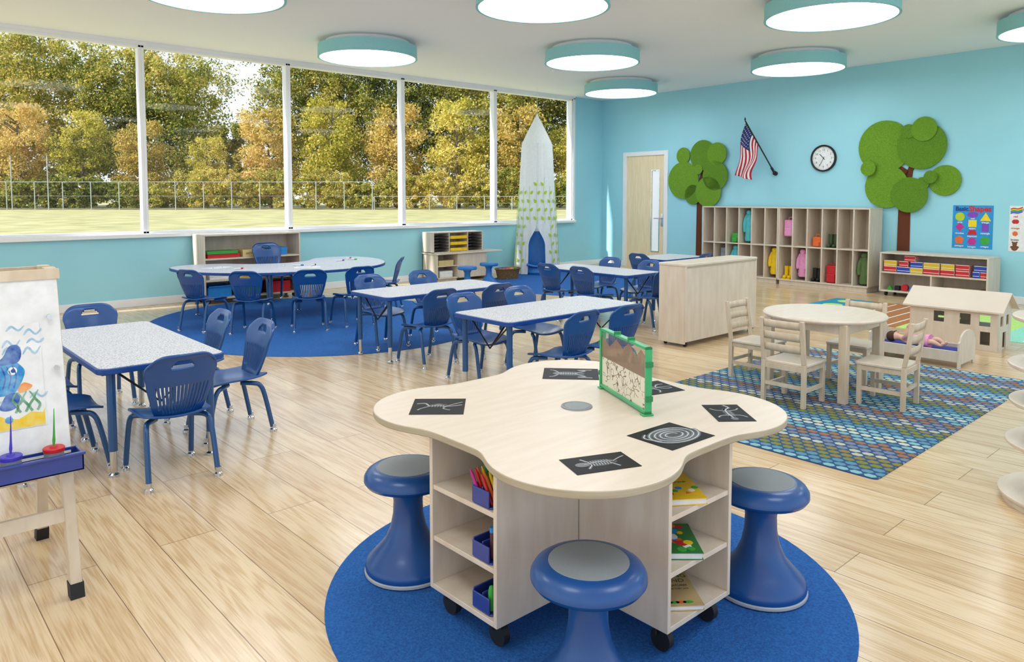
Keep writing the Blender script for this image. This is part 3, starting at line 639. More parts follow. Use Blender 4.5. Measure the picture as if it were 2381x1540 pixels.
bag(11.34,C7[3],.621,GRN,'bright green lunch bag in a locker cubby')
coat(C7[2],1.15,TURQ,'turquoise puffer coat hanging in a locker',.5)
bag(11.38,C6[5],.76,PINKC,'pink backpack hanging in a locker',.17,.26,.12,'backpack','backpack')
bag(11.34,C6[3],.621,ORG,'orange lunch bag in a locker cubby')
boots(C6[2],.621,plain('olive_rubber',(60,80,45),.4),'olive green rain boots in a locker')
coat(C7[0],.56,YELC,'yellow raincoat hanging in a locker')
boots(C6[5],.091,YEL,'yellow rain boots in a locker')
coat(C6[4],.56,PINKC,'pink puffer coat hanging in a locker')
boots(C6[3],.091,BLACK,'black rain boots in a locker')
bag(11.36,C6[2],.091,RED,'red backpack standing in a locker',.17,.26,.12,'backpack','backpack')
coat(C6[0],.56,GRNC,'dark green coat hanging in a locker',.45)
bag(11.38,C7[4],.34,GREY,'grey bag hanging in a locker',.13,.18,.1,'backpack','backpack')
coat(C7[3],.56,TURQ,'turquoise scarf coat hanging in a locker',.3)
# low block cabinet
shelfunit('low_shelf','low birch rolling shelf filled with toy blocks','shelf',11.16,11.58,2.9,4.26,.61,'-X',shelves=(.33,),dividers=[(.68,.08,.32)],base=.06,casters=True)
BR=brick_mat('red_brick_card',(215,40,45)); BB=brick_mat('blue_brick_card',(40,70,180)); BY=brick_mat('yellow_brick_card',(235,195,40))
def tb(y,z,w,h,m,c):
    mk('toy_brick',M().box(-.07,.07,-w/2,w/2,0,h),m,loc=(11.26,y-.05,z),bevel=.003,label='%s cardboard toy brick on the low shelf'%c,cat='toy block',group='toy bricks on the low shelf')
nm={id(BR):'red',id(BB):'blue',id(BY):'yellow'}
for y,zl,w,m in [(4.18,0,.17,BR),(4.18,1,.17,BY),(4.0,0,.17,BB),(4.0,1,.12,BR),(3.92,2,.14,BR),(3.83,0,.16,BY),(3.83,1,.16,BB),(3.64,0,.2,BR),(3.64,1,.2,BY),(3.44,0,.17,BR),(3.44,1,.16,BY),(3.26,0,.16,BR),(3.26,1,.16,BR),(3.1,0,.08,BB),(3.01,0,.08,BR),(3.05,1,.15,BB)]:
    tb(y,.3405+zl*.0785,w,.078,m,nm[id(m)])
for i,(y,m,n_) in enumerate([(4.15,GRN,3),(4.05,BLACK,4),(3.95,RED,24),(3.85,LBLUE,4),(3.75,RED,3),(3.66,ORG,4)]):
    b=M().prism(ngon(0,0,.045,n_,pi/4 if n_==4 else pi/2),0,.06); b.xf(0,Matrix.Translation((0,0,.045 if n_!=4 else .032))@Matrix.Rotation(pi/2,4,'Y')@Matrix.Rotation(pi/2,4,'Z'))
    zmin=min(v[2] for v in b.v); b.xf(0,Matrix.Translation((0,0,-zmin)))
    mk('shape_block',b,m,loc=(11.24,y,.0805),bevel=.003,label='coloured wooden shape block on the low shelf',cat='toy block',group='shape blocks on the low shelf')
mk('toy_crate',M().box(-.1,.1,-.2,.2,0,.1).box(-.09,.09,-.19,.19,.1,.101),MAPLE,loc=(11.36,3.22,.0805),bevel=.004,label='shallow wooden toy crate on the low shelf',cat='crate')

# window-side shelf
shelfunit('bookshelf','tall birch shelf below the windows behind the curved table','shelf',3.44,4.76,9.66,10.06,.9,'-Y',shelves=(.30,.58),base=.06,casters=True)
def gbox(x,y,z,w,d_,h,m,label,name='game_box',cat='box',t=None,tcol=None,sz=.05):
    o=T(name,label,cat,(x,y,z)); mk('carton',M().box(-w/2,w/2,-d_/2,d_/2,0,h),m,parent=o,bevel=.003)
    mk('lid_edge',M().box(-w/2-.002,w/2+.002,-d_/2-.002,d_/2+.002,h*.6,h+.002),m,parent=o,bevel=.002)
    if t: text(t,sz,o,(0,-d_/2-.004,h*.45),tcol or INK,rot=(pi/2,0,0))
gbox(3.72,9.85,.5905,.42,.25,.05,RED,'flat red game box on the shelf'); gbox(3.70,9.83,.643,.4,.24,.035,GRN,'flat green game box on top of a red one')
gbox(4.12,9.82,.5905,.3,.2,.09,plain('cream_card',(225,205,140),.6),'cream box of art markers on the shelf',t='ART MARKERS',tcol=RED,sz=.035)
gbox(4.47,9.84,.5905,.26,.22,.1,LBLUE,'blue card box on the shelf')
gbox(3.7,9.85,.3105,.34,.25,.06,PAPER,'white puzzle box on the shelf'); gbox(4.4,9.85,.3105,.3,.22,.13,ORG,'orange card box on the shelf'); gbox(4.05,9.85,.3105,.26,.22,.1,YEL,'yellow card box on the shelf')
def bin_(x,y,z,m,label,w=.3,d_=.26,h=.15,rz=0,grp='storage bins'):
    o=T('storage_bin',label,'bin',(x,y,z),rz,group=grp); b=M().box(-w/2+.01,w/2-.01,-d_/2+.01,d_/2-.01,0,.008)
    for s_ in(-1,1): b.box(s_*w/2-.005,s_*w/2+.005,-d_/2,d_/2,0,h).box(-w/2,w/2,s_*d_/2-.005,s_*d_/2+.005,0,h)
    mk('tub',b,m,parent=o,bevel=.003); b=M()
    for s_ in(-1,1): b.box(s_*(w/2+.008)-.012,s_*(w/2+.008)+.012,-d_/2-.02,d_/2+.02,h-.012,h).box(-w/2-.02,w/2+.02,s_*(d_/2+.008)-.012,s_*(d_/2+.008)+.012,h-.012,h)
    mk('rim',b,m,parent=o)
bin_(3.65,9.84,.0805,LBLUE,'blue plastic storage bin on the bottom shelf'); bin_(4.04,9.84,.0805,GRN,'green plastic storage bin on the bottom shelf'); bin_(4.47,9.84,.0805,RED,'red plastic storage bin on the bottom shelf')
# writing desk unit
DX=7.62
dk=T('writing_desk','birch writing desk with shelf below and side leaf','desk',(DX,9.85,0))
mk('body',M().box(-.52,-.5,-.2,.2,.05,.45).box(-.1,-.08,-.2,.2,.05,.45).box(.5,.52,-.2,.2,0,.45).box(-.52,-.08,-.2,.2,.05,.07).box(-.08,.5,-.2,-.185,.05,.45).box(-.52,-.08,.18,.2,.07,.45).box(-.5,-.1,-.19,.18,.25,.265).box(-.5,-.1,-.17,.18,0,.05),BIRCH,parent=dk,bevel=.002)
mk('desktop',M().prism(rrect(-.54,.86,-.24,.22,.03),.45,.47),BIRCHX,parent=dk,bevel=.004)
st2=T('paper_sorter','birch paper sorter with slots and yellow trays','sorter',(DX,9.9,.4705))
b=M().box(-.52,-.5,-.15,.15,0,.32).box(.5,.52,-.15,.15,0,.32).box(-.52,.52,-.15,.15,.32,.335).box(-.5,.5,.14,.15,0,.32).box(-.52,.52,-.15,.15,0,.012).box(-.2,-.185,-.15,.14,.012,.32).box(.185,.2,-.15,.14,.012,.32)
mk('case',b,BIRCH,parent=st2,bevel=.002)
for i in range(5):
    for a,c in ((-.5,-.2),(.2,.5)): mk('slot_shelf',M().box(a,c,-.145,.14,.06+i*.05,.066+i*.05),BLACK,parent=st2)
for z in (.02,.12,.22):
    mk('yellow_tray',M().box(-.17,.17,-.15,.1,z,z+.006).box(-.17,.17,-.155,-.148,z,z+.05).box(-.175,-.165,-.15,.1,z,z+.04).box(.165,.175,-.15,.1,z,z+.04),YEL,parent=st2)
gbox(DX-.3,9.8,.0705,.26,.2,.1,PAPER,'white craft box on the desk shelf'); gbox(DX-.3,9.8,.2655,.3,.2,.08,plain('cream_card',(225,205,140),.6),'cream craft box on the desk shelf')
# basket
WICK=mat('wicker',(150,112,66),.8,c2=(100,70,36),scale=40,stretch=(1,1,4),bump=1)
bk=T('wicker_basket','brown wicker basket filled with toy blocks','basket',(8.35,9.35,0.004))
mk('basket_body',M().lathe([(.0001,.005),(.2,.0),(.24,.16),(.25,.17),(.235,.17),(.19,.02),(.0001,.02)],32,sx=1,sy=.65),WICK,parent=bk)
mk('basket_rim',M().tube([(.245*math.cos(q),.245*.65*math.sin(q),.17) for q in [2*pi*i/32 for i in range(33)]],.012,8,caps=False),WICK,parent=bk)
for i in range(8):
    mk('toy_cube',M().cbox((0,0,.03),(.06,.06,.06)),cols[i%7],loc=(8.22+.085*(i%4),9.3+.09*(i//4),.125),rot=(0,0,R.uniform(-.2,.2)),bevel=.004,label='small coloured cube in the wicker basket',cat='toy block',group='cubes in the wicker basket')

# ---------------------------------------------------------------- reading tent
tn=T('canopy_tent','tall white hanging canopy tent with green vine print','tent',(9.35,9.68,.004))
SHEER=mat('sheer_white_fabric',(250,251,250),.9,c2=(240,243,242),scale=30)
_n=SHEER.node_tree; _b=_n.nodes['Principled BSDF']; _t=_n.nodes.new('ShaderNodeBsdfTranslucent'); _t.inputs[0].default_value=(.9,.92,.92,1); _x=_n.nodes.new('ShaderNodeMixShader'); _x.inputs[0].default_value=.35
_o=_n.nodes['Material Output']; _n.links.new(_b.outputs[0],_x.inputs[1]); _n.links.new(_t.outputs[0],_x.inputs[2]); _n.links.new(_x.outputs[0],_o.inputs[0])
ringz=2.33
mk('peak',M().lathe([(.27,ringz-.03),(.272,ringz),(.19,ringz+.17),(.09,ringz+.36),(.015,ringz+.5),(.0001,ringz+.52)],12,caps=False),SHEER,parent=tn)
fa=math.atan2(-9.68,-9.35)  # open side faces room
def gap(v): return .02 if v>.36 else .02+.42*min(1,(.36-v)/.12)
def drape(u,v):
    g_=gap(v); q=fa+g_+(2*pi-2*g_)*u
    r_=.40-.13*v**.8+(.018*math.sin(q*14)+.008*math.sin(q*31+2))*(1-.75*v); return (r_*math.cos(q),r_*math.sin(q),.01+(ringz-.02)*v)
mk('drape',M().grid(drape,200,40),SHEER,parent=tn)
lv=M(); LG=plain('vine_leaf_green',(178,212,60),.7)
for vi in range(11):
    q0=fa-1.9+vi*.38
    top=R.uniform(1.45,1.9); z00=.1 if abs(q0-fa)>.48 else .95
    for k in range(int(top/.15)):
        z=.1+k*.15
        if z<z00: continue
        v=z/ringz; r_=.40-.13*v**.8+.028*(1-.6*v); s_=1 if k%2 else -1; q=q0+s_*.09
        c=Vector((r_*math.cos(q),r_*math.sin(q),z)); tq=Vector((-math.sin(q),math.cos(q),0)); up=(Vector((0,0,1))*.8+tq*s_*.6).normalized(); sd=up.cross(Vector((math.cos(q),math.sin(q),0)))
        L_,w_=.08,.026
        pts=[c-up*L_*.5,c-up*.15*L_+sd*w_,c+up*.2*L_+sd*w_*.8,c+up*L_*.6,c+up*.2*L_-sd*w_*.8,c-up*.15*L_-sd*w_]
        lv.add(pts,[tuple(range(6))])
    zz=[z00-.05+i*(top-z00+.05)/10 for i in range(11)]
    lv.tube([((.40-.13*(z/ringz)**.8+.026)*math.cos(q0+.03*math.sin(z*8)),(.40-.13*(z/ringz)**.8+.026)*math.sin(q0+.03*math.sin(z*8)),z) for z in zz],.003,5)
mk('vine_print',lv,LG,parent=tn,smooth=False)
mk('hanging_cord',M().tube([(0,0,ringz+.5),(0,0,ZC-.004)],.003,6),WHITE,parent=tn)
bb=T('rocker_seat','blue plastic rocker seat inside the canopy tent','seat',(9.24,9.56,.004),math.degrees(fa)+90)
def rock(u,v):
    x=(u-.5)*2; 
    if v<.45: y=-.24+.44*(v/.45); z=.16-.05*math.sin(pi*v/.45)+.04*x*x
    else: y=.2+.05*(v-.45)/.55; z=.15+.6*(v-.45)/.55
    hw=.18*(1-.5*max(0,(v-.75)/.25)**2); return (x*hw,y-.05*x*x*(1 if v>.45 else 0),z)
mk('shell',M().grid(rock,14,24),lbs,parent=bb,solid=.03,bevel=.006)
mk('base',M().lathe([(.0001,0),(.2,0),(.22,.04),(.18,.13),(.12,.15)],32),lbs,parent=bb)

# ---------------------------------------------------------------- round table + ladder chairs
zr=.005
rt=T('round_table','round birch toddler table with four square legs','table',(5.22,2.44,zr))
mk('tabletop',M().lathe([(.0001,.535),(.405,.535),(.415,.545),(.415,.553),(.405,.563),(.0001,.563)],72),BIRCHX,parent=rt)
mk('apron',M().box(-.28,.28,-.29,-.27,.47,.535).box(-.28,.28,.27,.29,.47,.535).box(-.29,-.27,-.28,.28,.47,.535).box(.27,.29,-.28,.28,.47,.535),BIRCH,parent=rt)
for sx in(-1,1):
    for sy in(-1,1): mk('leg',M().box(sx*.27-.028,sx*.27+.028,sy*.27-.028,sy*.27+.028,0,.535),MAPLE,parent=rt,bevel=.005)
lc=T('ladder_chair','small birch ladder-back chair at the round table','chair',(4.78,2.43,zr),-90,group='birch ladder-back chairs')
mk('seat',M().prism(rrect(-.155,.155,-.14,.16,.02),.27,.288),BIRCHX,parent=lc,bevel=.004)
for sx in(-1,1):
    mk('leg',M().box(sx*.135-.015,sx*.135+.015,.115,.145,0,.27),MAPLE,parent=lc,bevel=.003)
    b=M().box(sx*.142-.014,sx*.142+.014,-.16,-.13,0,.29); s0=len(b.v)
    b.box(sx*.142-.014,sx*.142+.014,-.16,-.135,.29,.58)
    for i in range(s0,len(b.v)):
        x,y,z=b.v[i]; b.v[i]=(x,y-(z-.29)*.14,z)
    mk('leg',b,MAPLE,parent=lc,bevel=.003)
    mk('stretcher',M().box(sx*.137-.009,sx*.137+.009,-.135,.12,.1,.125),MAPLE,parent=lc)
    mk('seat_rail',M().box(sx*.137-.008,sx*.137+.008,-.135,.12,.235,.27),MAPLE,parent=lc)
mk('stretcher',M().box(-.13,.13,-.152,-.138,.12,.145),MAPLE,parent=lc)
mk('seat_rail',M().box(-.13,.13,.122,.138,.235,.27),MAPLE,parent=lc); mk('seat_rail',M().box(-.13,.13,-.152,-.138,.235,.27),MAPLE,parent=lc)
for z in (.36,.44,.52):
    y=-.147-(z-.29)*.14
    mk('back_slat',M().grid(lambda u,v:((u-.5)*.27,y-.012*(1-(2*u-1)**2)-(v*.05)*.14,z+v*.05),10,2),MAPLE,parent=lc,solid=.01)
clone(lc,(5.22,2.95,zr),180); clone(lc,(5.18,1.98,zr),4); clone(lc,(5.70,2.42,zr),90)

# dollhouse
dh=T('dollhouse','birch dollhouse with gabled roof and window cut-outs','dollhouse',(7.85,2.36,0))
def wallholes(b,length,height,holes,axis,pos,t=.012):
    xs_=sorted(set([0,length]+[h[0] for h in holes]+[h[1] for h in holes])); zs=sorted(set([0,height]+[h[2] for h in holes]+[h[3] for h in holes]))
    for a,c in zip(xs_,xs_[1:]):
        for e,f in zip(zs,zs[1:]):
            mx,mz=(a+c)/2,(e+f)/2
            if any(h[0]<mx<h[1] and h[2]<mz<h[3] for h in holes): continue
            if axis=='Y': b.box(pos,pos+t,a-length/2,c-length/2,e,f)
            else: b.box(a-length/2,c-length/2,pos,pos+t,e,f)
b=M(); wallholes(b,.74,.38,[(.06,.15,.22,.32),(.22,.31,.22,.32),(.44,.53,.22,.32),(.06,.14,.05,.17)],'Y',-.2)
wallholes(b,.74,.38,[(.1,.3,.2,.32),(.42,.62,.0,.22)],'Y',.19)
for p in(-.37,.358):
    wallholes(b,.38,.38,[(.06,.14,.22,.31),(.24,.32,.22,.31),(.14,.24,.0,.16)],'X',p)
    o=[(-.2,.38),(.2,.38),(0,.505)]; s0=len(b.v); b.prism(o,0,.012); b.xf(s0,Matrix.Translation((0,p+.012,0))@Matrix.Rotation(pi/2,4,'X'))
b.box(-.19,.19,-.36,.36,0,.012).box(-.19,.19,-.36,.36,.19,.202)
mk('walls',b,BIRCH,parent=dh)
ROOFM=mat('birch_roof_panel',(222,209,192),.45,c2=(216,202,184),scale=2)
for sx in (-1,1):
    A0=(sx*.25,.362); B0=(0,.52); th_=.014
    vs=[(A0[0],-.42,A0[1]),(B0[0],-.42,B0[1]),(B0[0],.42,B0[1]),(A0[0],.42,A0[1])]
    vs+= [(x,y,z-th_) for x,y,z in vs]
    F=[(0,1,2,3),(7,6,5,4),(0,4,5,1),(3,2,6,7),(0,3,7,4),(1,5,6,2)]
    if sx>0: F=[f[::-1] for f in F]
    mk('roof_panel',M().add(vs,F),ROOFM,parent=dh,smooth=False)
# doll bed
bd=T('doll_bed','small birch doll bed with curved end panels','doll bed',(6.86,2.35,0))
def endp(yy,h):
    o=[(-.2,0),(-.15,0),(-.15,.03),(.15,.03),(.15,0),(.2,0),(.2,h*.7)]+[(.17*math.cos(pi*i/10),h*.74+h*.26*math.sin(pi*i/10)) for i in range(0,11)]+[(-.2,h*.7)]
    b=M().prism(o,0,.016); b.xf(0,Matrix.Translation((0,yy,0))@Matrix.Rotation(pi/2,4,'X')); return b
mk('end_panel',endp(-.34,.3),BIRCH,parent=bd,bevel=.003); mk('end_panel',endp(.36,.3),BIRCH,parent=bd,bevel=.003)
mk('side_rail',M().box(-.19,-.175,-.34,.345,.05,.14),BIRCH,parent=bd,bevel=.003); mk('side_rail',M().box(.175,.19,-.34,.345,.05,.14),BIRCH,parent=bd,bevel=.003)
mk('base_board',M().box(-.175,.175,-.34,.345,.05,.062),BIRCH,parent=bd)
mk('mattress',M().prism(rrect(-.17,.17,-.335,.34,.03),.063,.11),plain('blue_mattress',(50,60,150),.9),parent=bd,bevel=.012)
# doll
def skin(name,verts,edges,radii,m,parent,loc=(0,0,0)):
    me=bpy.data.meshes.new(name); me.from_pydata(verts,edges,[]); me.materials.append(m)
    o=bpy.data.objects.new(name,me); COL.objects.link(o); o.parent=parent; o.location=loc
    md=o.modifiers.new('k','SKIN'); md.use_smooth_shade=True
    for i,v in enumerate(me.skin_vertices[0].data): v.radius=(radii[i],radii[i]); v.use_root=(i==0)
    q=o.modifiers.new('u','SUBSURF'); q.levels=2; q.render_levels=2; return o
dl=T('baby_doll','baby doll in a pink dress lying with raised arms','doll',(6.84,2.36,.115))
V=[(0,-.02,.04),(0,.06,.045),(0,.12,.05),(0,.155,.05),(0,.19,.055),(0,.225,.055),
 (-.045,.11,.05),(-.075,.08,.085),(-.07,.07,.14),(-.068,.065,.165),
 (.045,.11,.05),(.075,.09,.085),(.06,.06,.13),(.055,.05,.155),
 (-.035,-.06,.04),(-.05,-.12,.06),(-.045,-.19,.03),(-.045,-.2,.06),
 (.035,-.06,.04),(.05,-.13,.07),(.045,-.19,.03),(.045,-.2,.06),
 (-.055,.06,.19),(-.068,.055,.193),(-.08,.058,.19),(-.086,.07,.178),(-.05,.075,.172),
 (.045,.045,.178),(.055,.038,.183),(.066,.036,.18),(.073,.045,.17),(.038,.06,.16)]
E=[(0,1),(1,2),(2,3),(3,4),(4,5),(2,6),(6,7),(7,8),(8,9),(2,10),(10,11),(11,12),(12,13),(0,14),(14,15),(15,16),(16,17),(0,18),(18,19),(19,20),(20,21),
 (9,22),(9,23),(9,24),(9,25),(8,26),(13,27),(13,28),(13,29),(13,30),(12,31)]
Rr=[.042,.045,.04,.018,.042,.035,.022,.019,.015,.013,.022,.019,.015,.013,.028,.024,.016,.012,.028,.024,.016,.012]+[.0045]*10
skin('body',V,E,Rr,SKIN,dl)
mk('dress',M().lathe([(.075,-.09),(.068,-.05),(.055,0),(.05,.06),(.05,.1),(.03,.13)],20,sy=.8).xf(0,Matrix.Translation((0,0,.05))@Matrix.Rotation(-pi/2,4,'X')),PINKC,parent=dl)
mk('hair',M().sphere((0,.225,.052),.05,sc=(1,.85,.95)),HAIR,parent=dl)
for s_ in(-1,1): mk('eye',M().sphere((s_*.015,.195,.1),.0055,8,6),INK,parent=dl)
mk('mouth',M().sphere((0,.172,.094),.006,8,6,sc=(1.6,.8,.6)),RED,parent=dl)

# ---------------------------------------------------------------- shelf tower right
tw=T('display_tower','birch display tower with stacked round shelves','display shelf',(4.09,.70,0))
for z,r_ in ((.05,.33),(.285,.31),(.47,.30),(.64,.31),(.857,.30),(1.06,.25)):
    mk('round_shelf',M().lathe([(.0001,z-.02),(r_-.005,z-.02),(r_,z-.012),(r_,z-.004),(r_-.005,z),(.0001,z)],64),BIRCHX,parent=tw)
mk('centre_panel',M().box(-.012,.012,-.2,.2,.05,1.04).box(-.2,.2,-.012,.012,.05,1.04),BIRCH,parent=tw)
mk('base_drum',M().lathe([(.31,0),(.31,.03),(.0001,.03)],64),BIRCH,parent=tw)
ban=M().tube(bez([(-.05,0,.02),(-.02,.02,.018),(.03,.02,.018),(.06,-.01,.03)],6),[.006]+[.013]*17+[.005],10)
mk('toy_banana',ban,YEL,loc=(3.94,.85,.470),label='yellow toy banana on a round shelf',cat='toy food')

# ---------------------------------------------------------------- easel
es=T('painting_easel','birch double painting easel with white board and paint tray','easel',(.255,3.2,0))
def leg(x,y0,z0,y1,z1,w=.038,t=.02):
    b=M(); b.add([(x-w/2,y0-t,z0),(x+w/2,y0-t,z0),(x+w/2,y0+t,z0),(x-w/2,y0+t,z0),(x-w/2,y1-t,z1),(x+w/2,y1-t,z1),(x+w/2,y1+t,z1),(x-w/2,y1+t,z1)],[(3,2,1,0),(4,5,6,7),(0,1,5,4),(1,2,6,5),(2,3,7,6),(3,0,4,7)]); return b
for sx in(-1,1):
    for sy in(-1,1):
        l=mk('leg',leg(sx*.31,sy*.30,0,sy*.05,1.14),MAPLE,parent=es,bevel=.003)
        mk('foot',leg(sx*.31,sy*.301,0,sy*.288,.05,.044,.023),BLACK,parent=l)
for sy in (-1,1):
    def pl(z): return sy*(.30-.25*z/1.14)
    def slab(x0,x1,z0,z1,t,off,m,name,par=es):
        b=M(); o0=sy*off; o1=sy*(off+t)
        b.add([(x0,pl(z0)+o0,z0),(x1,pl(z0)+o0,z0),(x1,pl(z1)+o0,z1),(x0,pl(z1)+o0,z1),(x0,pl(z0)+o1,z0),(x1,pl(z0)+o1,z0),(x1,pl(z1)+o1,z1),(x0,pl(z1)+o1,z1)],[(0,1,2,3),(7,6,5,4),(0,4,5,1),(1,5,6,2),(2,6,7,3),(3,7,4,0)])
        return mk(name,b,m,parent=par)
    slab(-.325,.325,.49,1.11,.008,.021,PAPER,'board')
    slab(-.335,.335,1.10,1.135,.02,.015,MAPLE,'top_rail')
    slab(-.3,.3,.26,.305,.016,.0,MAPLE,'cross_rail')
    b=M(); yb=pl(.49); za=.45
    b.box(-.34,.345,yb+sy*.02,yb+sy*.125,za,za+.007).box(-.34,.345,yb+sy*.02,yb+sy*.027,za,za+.06).box(-.34,.345,yb+sy*.118,yb+sy*.125,za,za+.06).box(-.34,-.333,yb+sy*.02,yb+sy*.125,za,za+.06).box(.338,.345,yb+sy*.02,yb+sy*.125,za,za+.06).box(-.345,.35,yb+sy*.115,yb+sy*.132,za+.055,za+.064)
    mk('paint_tray',b,INDIGO,parent=es,bevel=.002)
for x,z in ((.29,.97),(.30,.79)): mk('knob',M().tube([(x,-.06-(1.14-z)*.22-.03,z),(x,-.06-(1.14-z)*.22-.045,z)],.009,12),CHROME,parent=es)
tilt=math.atan2(.25,1.14)
pt=T('fish_painting','child watercolour of a blue fish fixed to the easel','painting',(.255,3.2-(.30-.25*.60/1.14)-.0305,.60),rot=(pi/2-tilt,0,0))
def wash(name,c): return mat(name,c,.7,c2=tuple(int(x+(240-x)*.45) for x in c),scale=28,detail=4)
WC1=wash('watercolour_blue',(35,135,200)); WC2=wash('watercolour_dark_blue',(25,75,160)); WC3=wash('watercolour_pale',(140,185,215)); WC4=wash('watercolour_yellow',(238,196,20)); WC5=wash('watercolour_green',(80,150,100)); WC6=wash('watercolour_orange',(240,120,20))
b=M().box(-.26,.26,0,.36,0,.001,0)
yb_=[(-.26,.002),(.255,.002),(.257,.06)]+[(.25-.5*i/14,.045+.014*math.sin(i*1.9)+.006*math.sin(i*5)) for i in range(15)]; b.poly(yb_,.0014,4)
fish=smoothloop([(.06,.17),(.075,.19),(.09,.205),(.115,.222),(.13,.235),(.17,.238),(.19,.222),(.205,.2),(.203,.18),(.19,.15),(.17,.122),(.15,.118),(.12,.12),(.09,.14)],5); b.poly(fish,.0016,1)
b.poly(smoothloop([(.12,.228),(.145,.25),(.165,.285),(.19,.287),(.2,.262),(.19,.23),(.16,.222)],4),.0017,2); b.poly(smoothloop([(.15,.122),(.135,.1),(.125,.075),(.15,.066),(.178,.078),(.185,.12)],4),.0017,2); b.poly(smoothloop([(.075,.17),(.04,.2),(.0,.235),(-.01,.2),(.0,.165),(-.015,.12),(.02,.11),(.05,.14)],4),.0017,2)
b.poly(ngon(.17,.2,.014,14),.0019,0); b.poly(ngon(.172,.2,.007,10),.0021,2); b.poly(smoothloop([(.197,.155),(.215,.15),(.225,.14),(.21,.128),(.188,.122),(.182,.135)],4),.0018,6)
for i in range(6): b.stroke(bez([(.09+.016*i,.14),(.10+.016*i,.18),(.09+.016*i,.218)],4),[.002,.004,.005,.004,.003,.004,.005,.003,.002],.0019,2)
for k in range(22):
    x0=-.02+.065*(k%5)+R.uniform(-.015,.015); y0=[.338,.305,.275,.10,.235][k//5]+R.uniform(-.012,.012); a_=R.uniform(.005,.012)
    b.stroke(bez([(x0-.026,y0-a_),(x0-.01,y0+a_),(x0+.01,y0-a_),(x0+.028,y0+a_)],4),[.003,.005,.007,.008,.008,.007,.006,.007,.008,.007,.005,.004,.002],.00150+.00001*(k%9),3)
for (x0,s_) in [(.2,1),(.22,-1),(.17,1),(.235,1),(.185,-1)]:
    b.stroke(bez([(x0,.055),(x0+.008*s_,.075),(x0-.006*s_,.1),(x0+.006*s_,.125)],4),[.008]*8+[.005]*4+[.002],.0018,5)
b.poly(ngon(.15,.035,.012,12),.0018,1)
mk('paper',b,[PAPER,WC1,WC2,WC3,WC4,WC5,WC6],parent=pt,smooth=False)
ytray=3.2-(.30-.25*.49/1.14)-.072
for x,m,c in ((.395,PURP,'purple'),(.52,RED,'red')):
    cp=T('paint_cup','grey paint cup with %s lid and brush'%c,'paint cup',(x,ytray,.4575))
    mk('cup',M().lathe([(.0001,0),(.028,0),(.031,.066),(.0001,.066)],28),GREY,parent=cp)
    mk('lid',M().lathe([(.033,.062),(.034,.074),(.031,.077),(.013,.077),(.011,.082),(.0001,.082)],28),m,parent=cp)
    hm=PURP if c=='purple' else GRN
    mk('paint_brush',M().tube([(0,0,.08),(.001,0,.10),(.002,0,.12),(.005,0,.21)],[.003,.005,.0035,.001],10),hm,parent=cp)

# ---------------------------------------------------------------- wall decor (local XY = wall plane, +Z out of the wall)
WR=(pi/2,0,-pi/2)
def wallT(name,label,cat,y,z,group=None): return T(name,label,cat,(XW-.001,y,z),rot=WR,group=group)
def felt_tree(label,y0,discs,trunk,branches,dy=0):
    o=wallT('felt_tree',label,'wall decoration',y0+dy,0)
    b=M().prism([(x,z) for x,z in trunk],0,.012); mk('trunk',b,BROWN,parent=o)
    for br in branches: mk('branch',M().prism(br,.0,.012),BROWN,parent=o,smooth=False)
    for i,(y,z,r_) in enumerate(discs):
        k=.014+.016*(i%3)+ (.03 if r_<.14 else 0)
        mk('leaf_disc',M().prism(ngon(y0-y,z,r_,48),k,k+.014),[FELT,FELT2][i%2],parent=o,bevel=.003)
felt_tree('green felt disc tree with brown trunk behind the lockers',7.72,[(8.08,2.13,.15),(7.64,2.12,.27),(7.33,2.13,.2),(7.45,1.97,.1),(8.06,1.68,.34),(7.36,1.75,.26),(7.72,1.87,.09),(7.84,1.42,.18),(7.50,1.47,.27)],[(-.06,.1),(.06,.1),(.05,1.5),(-.05,1.5)],[[(-.05,1.4),(.05,1.4),(.15,1.9),(.08,2.0),(.0,1.7)]])
felt_tree('large green felt disc tree with brown trunk',4.20,[(4.50,2.11,.38),(3.98,2.10,.33),(3.95,2.33,.17),(4.16,2.31,.10),(4.45,1.53,.31),(4.12,1.41,.25),(3.67,1.61,.21),(3.84,1.66,.09),(4.70,1.80,.11),(3.95,1.57,.09)],[(-.09,.1),(.09,.1),(.08,1.4),(-.08,1.4)],[[(-.06,1.35),(.06,1.4),(.1,1.75),(.2,1.95),(.12,2.0),(.0,1.7)],[(-.3,1.88),(-.02,1.6),(.05,1.75),(-.25,1.95)]],-.04)
ck=wallT('wall_clock','round wall clock with black rim and white face','clock',5.39,1.98)
rc=.205
mk('rim',M().ring([(rc-.026,.001),(rc,.001),(rc+.003,.03),(rc-.006,.042),(rc-.022,.036)],64),BLACK,parent=ck)
mk('face',M().lathe([(rc-.024,.003),(rc-.024,.016),(.0001,.016)],64),PAPER,parent=ck)
for k in range(1,13):
    q=pi/2-2*pi*k/12; text(str(k),.044,ck,(.13*math.cos(q),.13*math.sin(q),.0168),INK,name='numeral')
tk=M()
for k in range(60):
    q=2*pi*k/60; l=.012 if k%5 else .018; tk.stroke([(.172*math.cos(q),.172*math.sin(q)),((.172-l)*math.cos(q),(.172-l)*math.sin(q))],.002 if k%5 else .004,.0168)
mk('tick_marks',tk,INK,parent=ck,smooth=False)
def hand(qd,l,w_): 
    q=rad(90-qd); return M().stroke([(-.03*math.cos(q),-.03*math.sin(q)),(l*math.cos(q),l*math.sin(q))],w_,.019)
mk('hour_hand',hand(317,.09,.010),INK,parent=ck,smooth=False,loc=(0,0,.0)); mk('minute_hand',hand(208,.135,.007),INK,parent=ck,smooth=False,loc=(0,0,.001))
p1=wallT('shapes_poster','blue poster of basic shapes with labelled coloured figures','poster',3.275,.98)
